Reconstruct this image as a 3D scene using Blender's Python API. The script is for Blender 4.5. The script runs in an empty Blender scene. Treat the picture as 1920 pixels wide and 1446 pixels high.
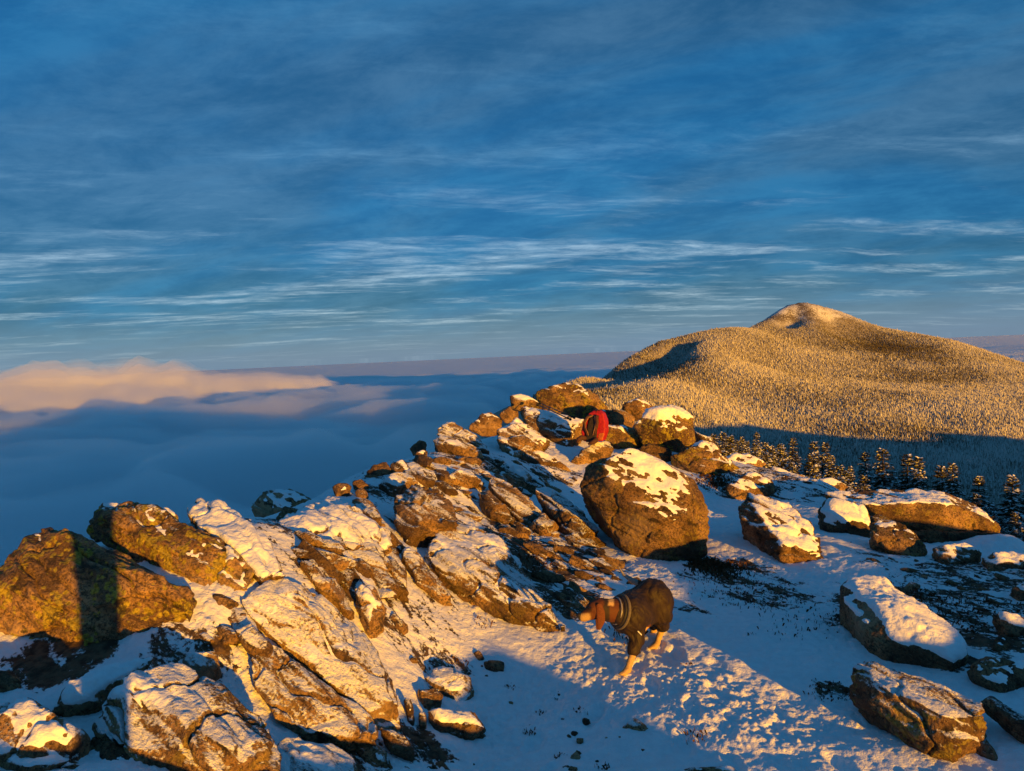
import bpy, bmesh, math, random
import numpy as np
from mathutils import Matrix, Vector

random.seed(7)
RNG = np.random.default_rng(11)
scene = bpy.context.scene
COL = scene.collection

# ------------------------------------------------------------------ camera
F = 1442.0                      # focal length in photo pixels (1920 wide)
CX, CY = 960.0, 723.0
PITCH = math.atan((CY - 660.0) / F)
ROLL = math.atan(0.0445)
_f = np.array([0, math.cos(PITCH), -math.sin(PITCH)])
_r0 = np.array([1.0, 0, 0])
_u0 = np.cross(_r0, _f)
CR = math.cos(ROLL) * _r0 - math.sin(ROLL) * _u0
CU = math.cos(ROLL) * _u0 + math.sin(ROLL) * _r0
CF = _f
cam_d = bpy.data.cameras.new("camera")
cam = bpy.data.objects.new("camera", cam_d)
COL.objects.link(cam)
cam_d.sensor_fit = 'HORIZONTAL'
cam_d.sensor_width = 36.0
cam_d.lens = 36.0 * F / 1920.0
cam_d.clip_start = 0.05
cam_d.clip_end = 200000.0
M = Matrix(((CR[0], CU[0], -CF[0], 0), (CR[1], CU[1], -CF[1], 0), (CR[2], CU[2], -CF[2], 0), (0, 0, 0, 1)))
cam.matrix_world = M
scene.camera = cam

# ------------------------------------------------------------------ sun and sky
SUN_EL = math.radians(2.3)
SUN_SIDE = math.radians(29.0)           # the sun stands behind the camera, this far to the right
LH = np.array([-math.sin(SUN_SIDE), math.cos(SUN_SIDE), 0.0])       # horizontal travel of the light
PH = np.array([LH[1], -LH[0], 0.0])                                   # to the right of it
sun_d = bpy.data.lights.new("sun", 'SUN')
sun_d.energy = 5.0
sun_d.color = (1.0, 0.44, 0.012)
sun_d.angle = math.radians(0.5)
sun = bpy.data.objects.new("sun", sun_d)
COL.objects.link(sun)
_ld = Vector((LH[0] * math.cos(SUN_EL), LH[1] * math.cos(SUN_EL), -math.sin(SUN_EL)))
sun.rotation_euler = _ld.to_track_quat('-Z', 'Y').to_euler()
sun.location = (20, -30, 12)

world = bpy.data.worlds.new("World")
scene.world = world
world.use_nodes = True


class NT:
    """small helper to write node trees"""
    def __init__(self, tree):
        self.t = tree
        self.t.nodes.clear()

    def n(self, typ, ins=None, **props):
        nd = self.t.nodes.new(typ)
        for k, v in props.items():
            setattr(nd, k, v)
        if ins:
            for k, v in ins.items():
                s = nd.inputs[k]
                if isinstance(v, bpy.types.NodeSocket):
                    self.t.links.new(v, s)
                else:
                    s.default_value = v
        return nd

    def math(self, op, a, b=0.0, c=None, clamp=False):
        ins = {0: a, 1: b}
        if c is not None:
            ins[2] = c
        return self.n('ShaderNodeMath', ins, operation=op, use_clamp=clamp).outputs[0]

    def vmath(self, op, a, b=(0, 0, 0)):
        return self.n('ShaderNodeVectorMath', {0: a, 1: b}, operation=op).outputs[0]

    def noise(self, vec, scale, detail=4.0, rough=0.55, dist=0.0):
        return self.n('ShaderNodeTexNoise', {'Vector': vec, 'Scale': scale, 'Detail': detail, 'Roughness': rough,
                                             'Distortion': dist}).outputs['Fac']

    def ramp(self, fac, lo, hi, a=0.0, b=1.0):
        return self.n('ShaderNodeMapRange', {'Value': fac, 'From Min': lo, 'From Max': hi, 'To Min': a, 'To Max': b},
                      interpolation_type='SMOOTHSTEP').outputs[0]

    def mix(self, fac, a, b, mode='MIX'):
        nd = self.t.nodes.new('ShaderNodeMix')
        nd.data_type = 'RGBA'
        nd.blend_type = mode
        for s, v in ((nd.inputs[0], fac), (nd.inputs[6], a), (nd.inputs[7], b)):
            if isinstance(v, bpy.types.NodeSocket):
                self.t.links.new(v, s)
            else:
                s.default_value = v
        return nd.outputs[2]

    def mapping(self, vec, scale=(1, 1, 1), rot=(0, 0, 0), loc=(0, 0, 0)):
        return self.n('ShaderNodeMapping', {'Vector': vec, 'Location': loc, 'Rotation': rot, 'Scale': scale}).outputs[0]

    def link(self, a, b):
        self.t.links.new(a, b)


def C4(*c):
    return (c[0], c[1], c[2], 1.0)


w = NT(world.node_tree)
sky = w.n('ShaderNodeTexSky', sky_type='NISHITA', sun_disc=False)
sky.sun_elevation = SUN_EL
sky.sun_rotation = math.pi - SUN_SIDE     # measured clockwise from +Y
sky.altitude = 1300
sky.air_density = 1.0
sky.dust_density = 0.6
sky.ozone_density = 3.0
tc = w.n('ShaderNodeTexCoord').outputs['Generated']
sep = w.n('ShaderNodeSeparateXYZ', {0: tc})
zz = w.math('MAXIMUM', sep.outputs[2], 0.0)
den = w.math('ADD', zz, 0.075)
px = w.math('DIVIDE', sep.outputs[0], den)
py = w.math('DIVIDE', sep.outputs[1], den)
pl = w.n('ShaderNodeCombineXYZ', {0: px, 1: py, 2: 0.0}).outputs[0]
pl = w.mapping(pl, rot=(0, 0, math.radians(-12)))
pl2 = w.n('ShaderNodeCombineXYZ', {0: w.math('DIVIDE', sep.outputs[0], w.math('ADD', zz, 0.20)), 1: w.math('DIVIDE', sep.outputs[1], w.math('ADD', zz, 0.20)), 2: 0.0}).outputs[0]
pl2 = w.mapping(pl2, rot=(0, 0, math.radians(24)))
SX, SY = 31.1, 9.4                        # which stretch of cloud drifts over the view
warp = w.n('ShaderNodeTexNoise', {'Vector': w.mapping(pl, loc=(SX, SY, 3)), 'Scale': 1.1, 'Detail': 3.0}).outputs['Color']
pw = w.vmath('ADD', pl, w.vmath('MULTIPLY', w.vmath('SUBTRACT', warp, (0.5, 0.5, 0.5)), (0.42, 0.42, 0)))
big = w.noise(w.mapping(pl2, scale=(0.5, 1.0, 1), loc=(SX, SY, 0)), 1.15, 6, 0.56, 0.35)
mid = w.noise(w.mapping(pw, scale=(0.42, 1.25, 1), loc=(SX + 4, SY + 2, 2)), 1.7, 9, 0.66, 0.15)
fine = w.noise(w.mapping(pw, scale=(0.6, 1.1, 1), loc=(SX + 1, SY + 7, 5)), 7.0, 8, 0.72, 0.15)
mott = w.noise(w.mapping(pl2, scale=(0.75, 1.0, 1), loc=(SX, SY, 8)), 3.6, 9, 0.66, 0.25)
skyc = w.mix(1.0, sky.outputs[0], C4(0.018, 0.030, 0.038), 'MULTIPLY')
# clear blue seen through the deck, and the grey blue deck itself
mf = w.math('ADD', w.math('MULTIPLY', mott, 0.85), w.math('MULTIPLY', fine, 0.15))
deck = w.mix(w.ramp(mf, 0.36, 0.64), C4(0.002, 0.046, 0.120), C4(0.010, 0.078, 0.165))
grey = w.math('MULTIPLY', w.ramp(big, 0.40, 0.60), 0.92)
gcol = w.mix(w.ramp(mf, 0.34, 0.66), C4(0.006, 0.038, 0.083), C4(0.028, 0.074, 0.128))
deck = w.mix(grey, deck, gcol)
# thin lit veils, whiter and longer close to the horizon
veil = w.math('MULTIPLY', w.ramp(mid, 0.48, 0.71), w.ramp(fine, 0.28, 0.70, 0.15, 1.0))
low = w.ramp(zz, 0.03, 0.30, 1.0, 0.26)
veil = w.math('MULTIPLY', veil, low)
vcol = w.mix(w.ramp(zz, 0.06, 0.30), C4(0.27, 0.34, 0.39), C4(0.09, 0.22, 0.34))
deck = w.mix(w.math('MULTIPLY', veil, 0.95), deck, vcol)
horiz = w.ramp(zz, -0.005, 0.085, 0.80, 0.0)
deck4 = w.mix(horiz, deck, C4(0.092, 0.140, 0.212))
allsky = w.mix(1.0, deck4, skyc, 'ADD')
bg = w.n('ShaderNodeBackground', {'Color': allsky, 'Strength': 1.0})
out = w.n('ShaderNodeOutputWorld', {'Surface': bg.outputs[0]})

vs = scene.view_settings
vs.view_transform = 'Standard'
vs.look = 'None'
vs.gamma = 1.0
vs.use_curve_mapping = False
vs.exposure = 0.85
scene.render.engine = 'CYCLES'
cy = scene.cycles
cy.max_bounces = 16
cy.diffuse_bounces = 3
cy.glossy_bounces = 2
cy.transmission_bounces = 2
cy.transparent_max_bounces = 8
cy.volume_bounces = 16
cy.use_denoising = True


# ------------------------------------------------------------------ numeric helpers
_perm = np.random.default_rng(3).permutation(256).astype(np.int64)
_perm = np.concatenate([_perm, _perm, _perm])
_grad = np.random.default_rng(5).normal(size=(256, 3))
_grad /= np.linalg.norm(_grad, axis=1)[:, None]


def perlin(p):
    p = np.asarray(p, float)
    i = np.floor(p).astype(np.int64)
    f = p - i
    u = f * f * f * (f * (f * 6 - 15) + 10)
    i &= 255
    res = 0
    for dx in (0, 1):
        wx = u[:, 0] if dx else 1 - u[:, 0]
        for dy in (0, 1):
            wy = u[:, 1] if dy else 1 - u[:, 1]
            for dz in (0, 1):
                wz = u[:, 2] if dz else 1 - u[:, 2]
                h = _perm[(_perm[(_perm[(i[:, 0] + dx) & 255] + i[:, 1] + dy) & 255] + i[:, 2] + dz) & 255]
                g = _grad[h]
                d = g[:, 0] * (f[:, 0] - dx) + g[:, 1] * (f[:, 1] - dy) + g[:, 2] * (f[:, 2] - dz)
                res = res + wx * wy * wz * d
    return res * 1.5


def fbm(p, octaves=4, gain=0.5, lac=2.03):
    a, s, tot = 1.0, 0.0, 0.0
    q = np.asarray(p, float).copy()
    for _ in range(octaves):
        s = s + a * perlin(q)
        tot += a
        a *= gain
        q = q * lac + 17.3
    return s / tot


def fbm2(x, y, sc, octaves=4, seed=0.0, gain=0.5):
    p = np.stack([np.ravel(x) * sc, np.ravel(y) * sc, np.full(np.size(x), seed * 7.77 + 0.31)], 1)
    return fbm(p, octaves, gain).reshape(np.shape(x))


def sstep(a, b, x):
    t = np.clip((x - a) / (b - a), 0, 1)
    return t * t * (3 - 2 * t)


def unproj(px, py, d):
    """photo pixel and depth along the view axis -> world point"""
    px, py, d = np.asarray(px, float), np.asarray(py, float), np.asarray(d, float)
    a = ((px - CX) / F * d)[..., None]
    b = (-(py - CY) / F * d)[..., None]
    return a * CR + b * CU + d[..., None] * CF


def proj(P):
    P = np.asarray(P, float)
    d = P @ CF
    return CX + F * (P @ CR) / d, CY - F * (P @ CU) / d, d


def ray_z(px, py, z):
    """point of the pixel's ray at height z"""
    v = unproj(px, py, 1.0)
    return v * (z / v[2])


class TPS:
    def __init__(self, pts, scale, smooth=0.0):
        self.s = scale
        self.X = pts[:, :2] / scale
        n = len(pts)
        K = self.k(self.X, self.X) + smooth * np.eye(n)
        Pm = np.concatenate([np.ones((n, 1)), self.X], 1)
        A = np.zeros((n + 3, n + 3))
        A[:n, :n] = K
        A[:n, n:] = Pm
        A[n:, :n] = Pm.T
        self.w = np.linalg.solve(A, np.concatenate([pts[:, 2], np.zeros(3)]))

    @staticmethod
    def k(a, b):
        r2 = (a[:, None, 0] - b[None, :, 0]) ** 2 + (a[:, None, 1] - b[None, :, 1]) ** 2
        return 0.5 * r2 * np.log(r2 + 1e-9)

    def __call__(self, x, y):
        sh = np.shape(x)
        q = np.stack([np.ravel(x), np.ravel(y)], 1) / self.s
        out = np.empty(len(q))
        for a in range(0, len(q), 60000):
            b = q[a:a + 60000]
            out[a:a + 60000] = self.k(b, self.X) @ self.w[:-3] + self.w[-3] + b @ self.w[-2:]
        return out.reshape(sh)


# ------------------------------------------------------------------ mesh helpers
def mesh_obj(name, V, Fc, mat=None, parent=None, smooth=True, data_name=None):
    me = bpy.data.meshes.new(data_name or name)
    V = np.asarray(V, np.float32)
    if isinstance(Fc, np.ndarray):
        n, k = Fc.shape
        me.vertices.add(len(V))
        me.vertices.foreach_set('co', V.ravel())
        me.loops.add(n * k)
        me.loops.foreach_set('vertex_index', Fc.astype(np.int32).ravel())
        me.polygons.add(n)
        me.polygons.foreach_set('loop_start', np.arange(0, n * k, k, dtype=np.int32))
        me.polygons.foreach_set('loop_total', np.full(n, k, np.int32))
        me.update(calc_edges=True)
    else:
        me.from_pydata([tuple(v) for v in V], [], Fc)
        me.update()
    me.polygons.foreach_set('use_smooth', np.full(len(me.polygons), smooth))
    o = bpy.data.objects.new(name, me)
    COL.objects.link(o)
    if mat:
        me.materials.append(mat)
    if parent:
        o.parent = parent
    return o


def tag(o, label=None, cat=None, group=None, kind=None):
    if label:
        o['label'] = label
    if cat:
        o['category'] = cat
    if group:
        o['group'] = group
    if kind:
        o['kind'] = kind
    return o


def empty(name, loc):
    o = bpy.data.objects.new(name, None)
    o.empty_display_size = 0.1
    o.location = loc
    COL.objects.link(o)
    return o


def grid_faces(nr, nc, wrap=False):
    i = np.arange(nr - 1)[:, None]
    j = np.arange(nc if wrap else nc - 1)[None, :]
    j2 = (j + 1) % nc
    a = i * nc + j
    b = i * nc + j2
    c = (i + 1) * nc + j2
    d = (i + 1) * nc + j
    return np.stack([a, b, c, d], -1).reshape(-1, 4)


def hull(points):
    bm = bmesh.new()
    for p in points:
        bm.verts.new(p)
    r = bmesh.ops.convex_hull(bm, input=bm.verts)
    dead = [e for e in r['geom_interior'] if isinstance(e, bmesh.types.BMVert)]
    dead += [e for e in r['geom_unused'] if isinstance(e, bmesh.types.BMVert)]
    bmesh.ops.delete(bm, geom=list(set(dead)), context='VERTS')
    bm.verts.index_update()
    V = np.array([v.co[:] for v in bm.verts])
    Fc = [[v.index for v in f.verts] for f in bm.faces]
    bm.free()
    return V, Fc


def remesh(parts, voxel):
    """voxel union of closed meshes -> (V, quads)"""
    V, Fc, o = [], [], 0
    for v, f in parts:
        V.append(v)
        Fc += [[i + o for i in q] for q in f]
        o += len(v)
    V = np.concatenate(V)
    me = bpy.data.meshes.new("tmp")
    me.from_pydata(V.tolist(), [], Fc)
    ob = bpy.data.objects.new("tmp", me)
    COL.objects.link(ob)
    m = ob.modifiers.new("r", 'REMESH')
    m.mode = 'VOXEL'
    m.voxel_size = voxel
    m.adaptivity = 0
    dg = bpy.context.evaluated_depsgraph_get()
    ev = ob.evaluated_get(dg)
    m2 = ev.to_mesh()
    Vn = np.empty(len(m2.vertices) * 3, np.float32)
    m2.vertices.foreach_get('co', Vn)
    Q = np.empty(len(m2.loops), np.int32)
    m2.loops.foreach_get('vertex_index', Q)
    assert len(Q) == 4 * len(m2.polygons)
    ev.to_mesh_clear()
    bpy.data.objects.remove(ob)
    bpy.data.meshes.remove(me)
    return Vn.reshape(-1, 3).astype(float), Q.reshape(-1, 4)


def edges_of(Q):
    e = np.concatenate([Q[:, [0, 1]], Q[:, [1, 2]], Q[:, [2, 3]], Q[:, [3, 0]]])
    e.sort(axis=1)
    return np.unique(e, axis=0)


def smooth_v(V, E, n, lam=0.6):
    cnt = np.bincount(E.ravel(), minlength=len(V)).astype(float)
    cnt[cnt == 0] = 1
    for _ in range(n):
        S = np.empty_like(V)
        for k in range(V.shape[1]):
            S[:, k] = np.bincount(E[:, 0], V[E[:, 1], k], len(V)) + np.bincount(E[:, 1], V[E[:, 0], k], len(V))
        V = V + lam * (S / cnt[:, None] - V)
    return V


def normals_of(V, Q):
    n = np.cross(V[Q[:, 2]] - V[Q[:, 0]], V[Q[:, 3]] - V[Q[:, 1]])
    N = np.zeros_like(V)
    for k in range(4):
        for c in range(3):
            N[:, c] += np.bincount(Q[:, k], n[:, c], len(V))
    return N / (np.linalg.norm(N, axis=1)[:, None] + 1e-12)


def ico(r, sub=2):
    bm = bmesh.new()
    bmesh.ops.create_icosphere(bm, subdivisions=sub, radius=r)
    V = np.array([v.co[:] for v in bm.verts])
    Fc = [[v.index for v in f.verts] for f in bm.faces]
    bm.free()
    return V, Fc


_ICO, _ICOF = ico(1.0, 2)


def capsule(a, b, ra, rb):
    return hull(np.concatenate([_ICO * ra + a, _ICO * rb + b]))


def tube(path, rad, seg=8):
    """closed tube along a path"""
    path = np.asarray(path, float)
    n = len(path)
    rad = np.broadcast_to(np.asarray(rad, float), (n,))
    t = np.gradient(path, axis=0)
    t /= np.linalg.norm(t, axis=1)[:, None] + 1e-12
    ref = np.array([0, 0, 1.0]) if abs(t[0][2]) < 0.9 else np.array([1.0, 0, 0])
    V = []
    for i in range(n):
        s = np.cross(t[i], ref)
        s /= np.linalg.norm(s) + 1e-12
        u = np.cross(s, t[i])
        for k in range(seg):
            a = 2 * math.pi * k / seg
            V.append(path[i] + rad[i] * (math.cos(a) * s + math.sin(a) * u))
    Fc = []
    for i in range(n - 1):
        for k in range(seg):
            k2 = (k + 1) % seg
            Fc.append([i * seg + k, i * seg + k2, (i + 1) * seg + k2, (i + 1) * seg + k])
    Fc.append(list(range(seg))[::-1])
    Fc.append([(n - 1) * seg + k for k in range(seg)])
    return np.array(V), Fc


def join(parts):
    V, Fc, o = [], [], 0
    for v, f in parts:
        V.append(np.asarray(v))
        Fc += [[i + o for i in q] for q in f]
        o += len(v)
    return np.concatenate(V), Fc


# ------------------------------------------------------------------ materials
def new_mat(name):
    m = bpy.data.materials.new(name)
    m.use_nodes = True
    return m, NT(m.node_tree)


def finish(t, color, rough=0.8, normal=None, spec=0.2, extra=None):
    ins = {'Base Color': color, 'Roughness': rough, 'Specular IOR Level': spec}
    if normal is not None:
        ins['Normal'] = normal
    if extra:
        ins.update(extra)
    b = t.n('ShaderNodeBsdfPrincipled', ins)
    t.n('ShaderNodeOutputMaterial', {'Surface': b.outputs[0]})
    return b


def simple_mat(name, col, rough=0.7, bump=0.0, scale=60.0, spec=0.25, vary=0.25):
    m, t = new_mat(name)
    pos = t.n('ShaderNodeTexCoord').outputs['Object']
    nz = t.noise(pos, scale, 4)
    c = t.mix(t.ramp(nz, 0.3, 0.7), C4(*[x * (1 - vary) for x in col]), C4(*[min(1, x * (1 + vary)) for x in col]))
    nrm = None
    if bump:
        nrm = t.n('ShaderNodeBump', {'Height': nz, 'Strength': bump, 'Distance': 0.01}).outputs[0]
    finish(t, c, rough, nrm, spec)
    return m


# strike of the rock layers in the world (long axis of the slabs), and their normal
AX = np.array([0.66, -0.70, -0.27])
AX /= np.linalg.norm(AX)
AN = np.array([0.42, 0.10, 0.85])
AN -= AX * (AN @ AX)
AN /= np.linalg.norm(AN)
AB = np.cross(AN, AX)

SNOW_COL = (0.84, 0.85, 0.87)


def make_rock_mat():
    m, t = new_mat("granite_schist")
    oi = t.n('ShaderNodeObjectInfo')
    par = t.n('ShaderNodeSeparateColor', {0: oi.outputs['Color']})
    dust, lich, tint = par.outputs[0], par.outputs[1], par.outputs[2]
    geo = t.n('ShaderNodeNewGeometry')
    pos = t.vmath('ADD', geo.outputs['Position'],
                  t.n('ShaderNodeCombineXYZ', {0: t.math('MULTIPLY', oi.outputs['Random'], 40.0)}).outputs[0])
    # coordinates along the layering
    def dotv(v):
        return t.n('ShaderNodeVectorMath', {0: pos, 1: tuple(v)}, operation='DOT_PRODUCT').outputs['Value']
    lay = t.n('ShaderNodeCombineXYZ', {0: t.math('MULTIPLY', dotv(AX), 0.28), 1: dotv(AB),
                                       2: t.math('MULTIPLY', dotv(AN), 1.9)}).outputs[0]
    n1 = t.noise(pos, 3.2, 6, 0.6, 0.3)
    n2 = t.noise(lay, 14.0, 6, 0.62, 0.6)
    n3 = t.noise(pos, 55.0, 4, 0.65)
    n4 = t.noise(pos, 170.0, 2, 0.6)
    c = t.mix(t.ramp(n1, 0.34, 0.66), C4(0.15, 0.085, 0.042), C4(0.46, 0.285, 0.135))
    c = t.mix(t.ramp(n2, 0.42, 0.72, 0, 0.7), c, C4(0.26, 0.14, 0.065))
    c = t.mix(t.ramp(n2, 0.46, 0.30, 0, 0.75), c, C4(0.038, 0.028, 0.022))
    c = t.mix(t.ramp(n3, 0.52, 0.38, 0, 0.8), c, C4(0.035, 0.022, 0.016))
    n5 = t.noise(pos, 24.0, 5, 0.7, 0.4)
    c = t.mix(t.ramp(n5, 0.48, 0.34, 0, 0.75), c, C4(0.05, 0.026, 0.014))
    n6 = t.noise(t.vmath('ADD', pos, (3, 8, 5)), 1.6, 5, 0.6, 0.6)
    c = t.mix(t.ramp(n6, 0.54, 0.40, 0, 0.72), c, C4(0.055, 0.032, 0.02))
    c = t.mix(t.ramp(n6, 0.55, 0.70, 0, 0.6), c, C4(0.46, 0.32, 0.19))
    c = t.mix(t.ramp(n4, 0.58, 0.72, 0, 0.45), c, C4(0.40, 0.33, 0.26))
    # lichen: pale yellow green crusts and dark tripe
    vor = t.n('ShaderNodeTexVoronoi', {'Vector': pos, 'Scale': 26.0, 'Randomness': 1.0}).outputs['Distance']
    lz = t.math('ADD', t.noise(pos, 6.0, 4, 0.6), t.math('MULTIPLY', vor, -0.30))
    lf = t.math('MULTIPLY', t.ramp(lz, 0.37, 0.45), lich, clamp=True)
    lcol = t.mix(t.ramp(n3, 0.35, 0.65), C4(0.20, 0.15, 0.015), C4(0.44, 0.36, 0.05))
    c = t.mix(t.math('MULTIPLY', lf, 0.85), c, lcol)
    bl = t.ramp(t.noise(t.vmath('ADD', pos, (9, 3, 1)), 8.0, 5, 0.7, 0.5), 0.54, 0.64, 0, 0.85)
    c = t.mix(bl, c, C4(0.028, 0.022, 0.018))
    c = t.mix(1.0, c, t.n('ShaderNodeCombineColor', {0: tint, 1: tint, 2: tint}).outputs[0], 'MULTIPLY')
    # wind-blown frost caught on upward faces
    up = t.n('ShaderNodeSeparateXYZ', {0: geo.outputs['Normal']}).outputs[2]
    fr = t.math('ADD', t.math('MULTIPLY', t.noise(lay, 5.5, 6, 0.62, 0.4), 1.25),
                t.math('MULTIPLY', t.noise(pos, 60.0, 3, 0.6), 0.55))
    fr = t.math('ADD', fr, t.math('MULTIPLY', up, 0.55))
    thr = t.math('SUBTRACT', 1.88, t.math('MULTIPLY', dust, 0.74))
    ff = t.math('MULTIPLY_ADD', t.math('SUBTRACT', fr, thr), 7.0, 0.5, clamp=True)
    ff = t.math('MULTIPLY', ff, t.ramp(up, -0.05, 0.25))
    c = t.mix(ff, c, C4(*SNOW_COL))
    h = t.math('ADD', t.math('MULTIPLY', n3, 0.6), t.math('MULTIPLY', n2, 1.0))
    h = t.math('ADD', h, t.math('MULTIPLY', n5, 0.9))
    h = t.math('ADD', h, t.math('MULTIPLY', n4, 0.22))
    h = t.math('ADD', h, t.math('MULTIPLY', ff, 0.25))
    bmp = t.n('ShaderNodeBump', {'Height': h, 'Strength': 1.0, 'Distance': 0.030}).outputs[0]
    finish(t, c, 0.86, bmp, 0.18)
    return m


def make_snow_mat(name="snow"):
    m, t = new_mat(name)
    pos = t.n('ShaderNodeNewGeometry').outputs['Position']
    a = t.noise(pos, 70.0, 5, 0.65)
    b = t.noise(pos, 14.0, 4, 0.6)
    c = t.mix(t.ramp(b, 0.3, 0.7), C4(0.80, 0.81, 0.83), C4(0.87, 0.88, 0.89))
    h = t.math('ADD', t.math('MULTIPLY', a, 0.6), b)
    bmp = t.n('ShaderNodeBump', {'Height': h, 'Strength': 0.8, 'Distance': 0.018}).outputs[0]
    finish(t, c, 0.75, bmp, 0.15)
    return m


def make_ground_mat():
    m, t = new_mat("snowy_ground")
    geo = t.n('ShaderNodeNewGeometry')
    pos = geo.outputs['Position']
    def dotv(v):
        return t.n('ShaderNodeVectorMath', {0: pos, 1: tuple(v)}, operation='DOT_PRODUCT').outputs['Value']
    lay = t.n('ShaderNodeCombineXYZ', {0: t.math('MULTIPLY', dotv(AX), 0.35), 1: dotv(AB),
                                       2: dotv(AN)}).outputs[0]
    bare = t.n('ShaderNodeAttribute', attribute_name='bare').outputs['Fac']
    a = t.noise(pos, 75.0, 5, 0.65)
    b = t.noise(pos, 16.0, 5, 0.6)
    r1 = t.noise(lay, 7.0, 7, 0.66, 0.7)
    r2 = t.noise(pos, 38.0, 4, 0.6)
    patch = t.math('ADD', r1, t.math('MULTIPLY', r2, 0.35))
    patch = t.math('ADD', patch, t.math('MULTIPLY', bare, 0.55))
    f = t.ramp(patch, 0.93, 0.99)
    rockc = t.mix(t.ramp(b, 0.35, 0.65), C4(0.045, 0.03, 0.02), C4(0.15, 0.095, 0.055))
    snowc = t.mix(t.ramp(b, 0.3, 0.7), C4(0.79, 0.80, 0.82), C4(0.87, 0.88, 0.89))
    c = t.mix(f, snowc, rockc)
    h = t.math('ADD', t.math('MULTIPLY', a, 0.5), b)
    h = t.math('SUBTRACT', h, t.math('MULTIPLY', f, 0.5))
    bmp = t.n('ShaderNodeBump', {'Height': h, 'Strength': 0.9, 'Distance': 0.022}).outputs[0]
    finish(t, c, 0.8, bmp, 0.12)
    return m


ROCK = make_rock_mat()
SNOW = make_snow_mat()
GROUND = make_ground_mat()

# ------------------------------------------------------------------ near ground
ctrl = []
for (px_, py_, z_) in [
    (0, 1446, -1.62), (-150, 1446, -1.6), (-200, 1150, -1.5), (300, 1446, -1.75), (600, 1446, -2.05), (760, 1446, -2.22), (1000, 1446, -2.38),
    (1300, 1446, -2.40), (1600, 1446, -2.40), (1920, 1446, -2.40), (2150, 1446, -2.38),
    (150, 1225, -1.62), (0, 1220, -1.62), (330, 1300, -1.75), (450, 1100, -1.42), (560, 1010, -1.36), (500, 975, -1.35), (650, 945, -1.5),
    (700, 1100, -1.75), (800, 1250, -2.2), (900, 1230, -2.28), (1000, 1180, -2.25), (620, 1340, -2.02), (750, 870, -1.35),
    (860, 840, -1.40), (960, 815, -1.42), (1100, 845, -1.72), (1000, 900, -1.8), (1080, 1000, -2.1), (900, 960, -1.85),
    (1200, 1060, -2.2), (1350, 1050, -2.23), (1300, 1150, -2.29), (1500, 1150, -2.29), (1450, 930, -2.2), (1350, 860, -1.9),
    (1250, 830, -1.7), (1600, 1000, -2.24), (1800, 1100, -2.27), (1930, 1060, -2.25), (1780, 1045, -2.52), (1700, 1022, -2.47), (1860, 1048, -2.56), (1560, 910, -2.15),
    (1440, 880, -2.0), (1900, 1000, -2.45), (1300, 1300, -2.35), (1600, 1300, -2.35), (1850, 1250, -2.30), (850, 1120, -2.05), (1150, 1220, -2.295)]:
    ctrl.append(ray_z(px_, py_, z_))
for (px_, py_, d_) in [(1060, 806, 15.0), (1180, 818, 15.5)]:
    ctrl.append(unproj(px_, py_, d_))
ctrl = [np.array(c) for c in ctrl]


def uv_point(u, v, z):
    p = u * PH + v * LH
    return np.array([p[0], p[1], z])


ctrl += [np.array([0.15, -0.30, -1.62]), np.array([-0.8, -0.4, -1.6]), np.array([-0.3, 1.2, -1.68]), np.array([0.5, 1.0, -1.85]),
         np.array([-2.5, -1.0, -1.7]), np.array([-3.5, 1.5, -1.6])]
# unseen ground behind the camera, sunward, heights shaped to shade the path (u to the right of the light, v along it)
ctrl += [uv_point(0.9, -3.0, -2.26), uv_point(1.45, -3.0, -2.25), uv_point(1.95, -3.0, -2.03), uv_point(2.4, -3.0, -1.93), uv_point(2.75, -3.0, -1.97), uv_point(3.25, -3.0, -2.30), uv_point(3.7, -3.0, -2.50),
         uv_point(4.1, -3.0, -2.32), uv_point(4.45, -3.0, -2.00), uv_point(5.0, -3.0, -1.90), uv_point(6.0, -2.6, -1.94), uv_point(7.2, -2.0, -1.96), uv_point(8.6, -1.5, -1.95),
         uv_point(3.7, -1.2, -2.50), uv_point(4.2, 0.4, -2.50), uv_point(3.5, 0.6, -2.47), uv_point(4.8, 1.2, -2.42), uv_point(2.3, 0.3, -2.30), uv_point(5.3, 0.3, -2.3),
         uv_point(-1, -6, -2.4), uv_point(3, -7, -2.9), uv_point(7, -7, -2.9), uv_point(11, -4, -2.9), uv_point(0, -14, -4.8), uv_point(8, -14, -4.8),
         uv_point(-7, -7, -3.6), uv_point(14, -2, -3.4), uv_point(-12, -12, -6)]
# over the edge
for az, r, z in [(-60, 5.5, -2.6), (-48, 7.5, -2.6), (-36, 8.6, -2.7), (-25, 10.2, -3.2), (-15, 12.8, -3.0), (-6, 15.5, -2.9), (3, 18.5, -3.0), (12, 19.0, -3.8),
                 (20, 16.5, -3.8), (28, 14.5, -3.8), (38, 13, -3.7), (50, 13, -3.6), (65, 13, -3.4), (-75, 5, -2.5),
                 (24, 12.6, -3.15), (29, 11.8, -3.2), (33, 11.0, -3.2), (38, 10.5, -3.2), (-60, 14, -8), (-36, 16, -9), (-20, 18, -9), (-5, 21, -7), (10, 26, -6.4), (24, 22, -5.8), (40, 22, -5.6), (70, 22, -4.6)]:
    a = math.radians(az)
    ctrl.append(np.array([r * math.sin(a), r * math.cos(a), z]))
TG = TPS(np.array(ctrl), 4.0, 0.002)


def ground_smooth(x, y):
    return TG(x, y)


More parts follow.
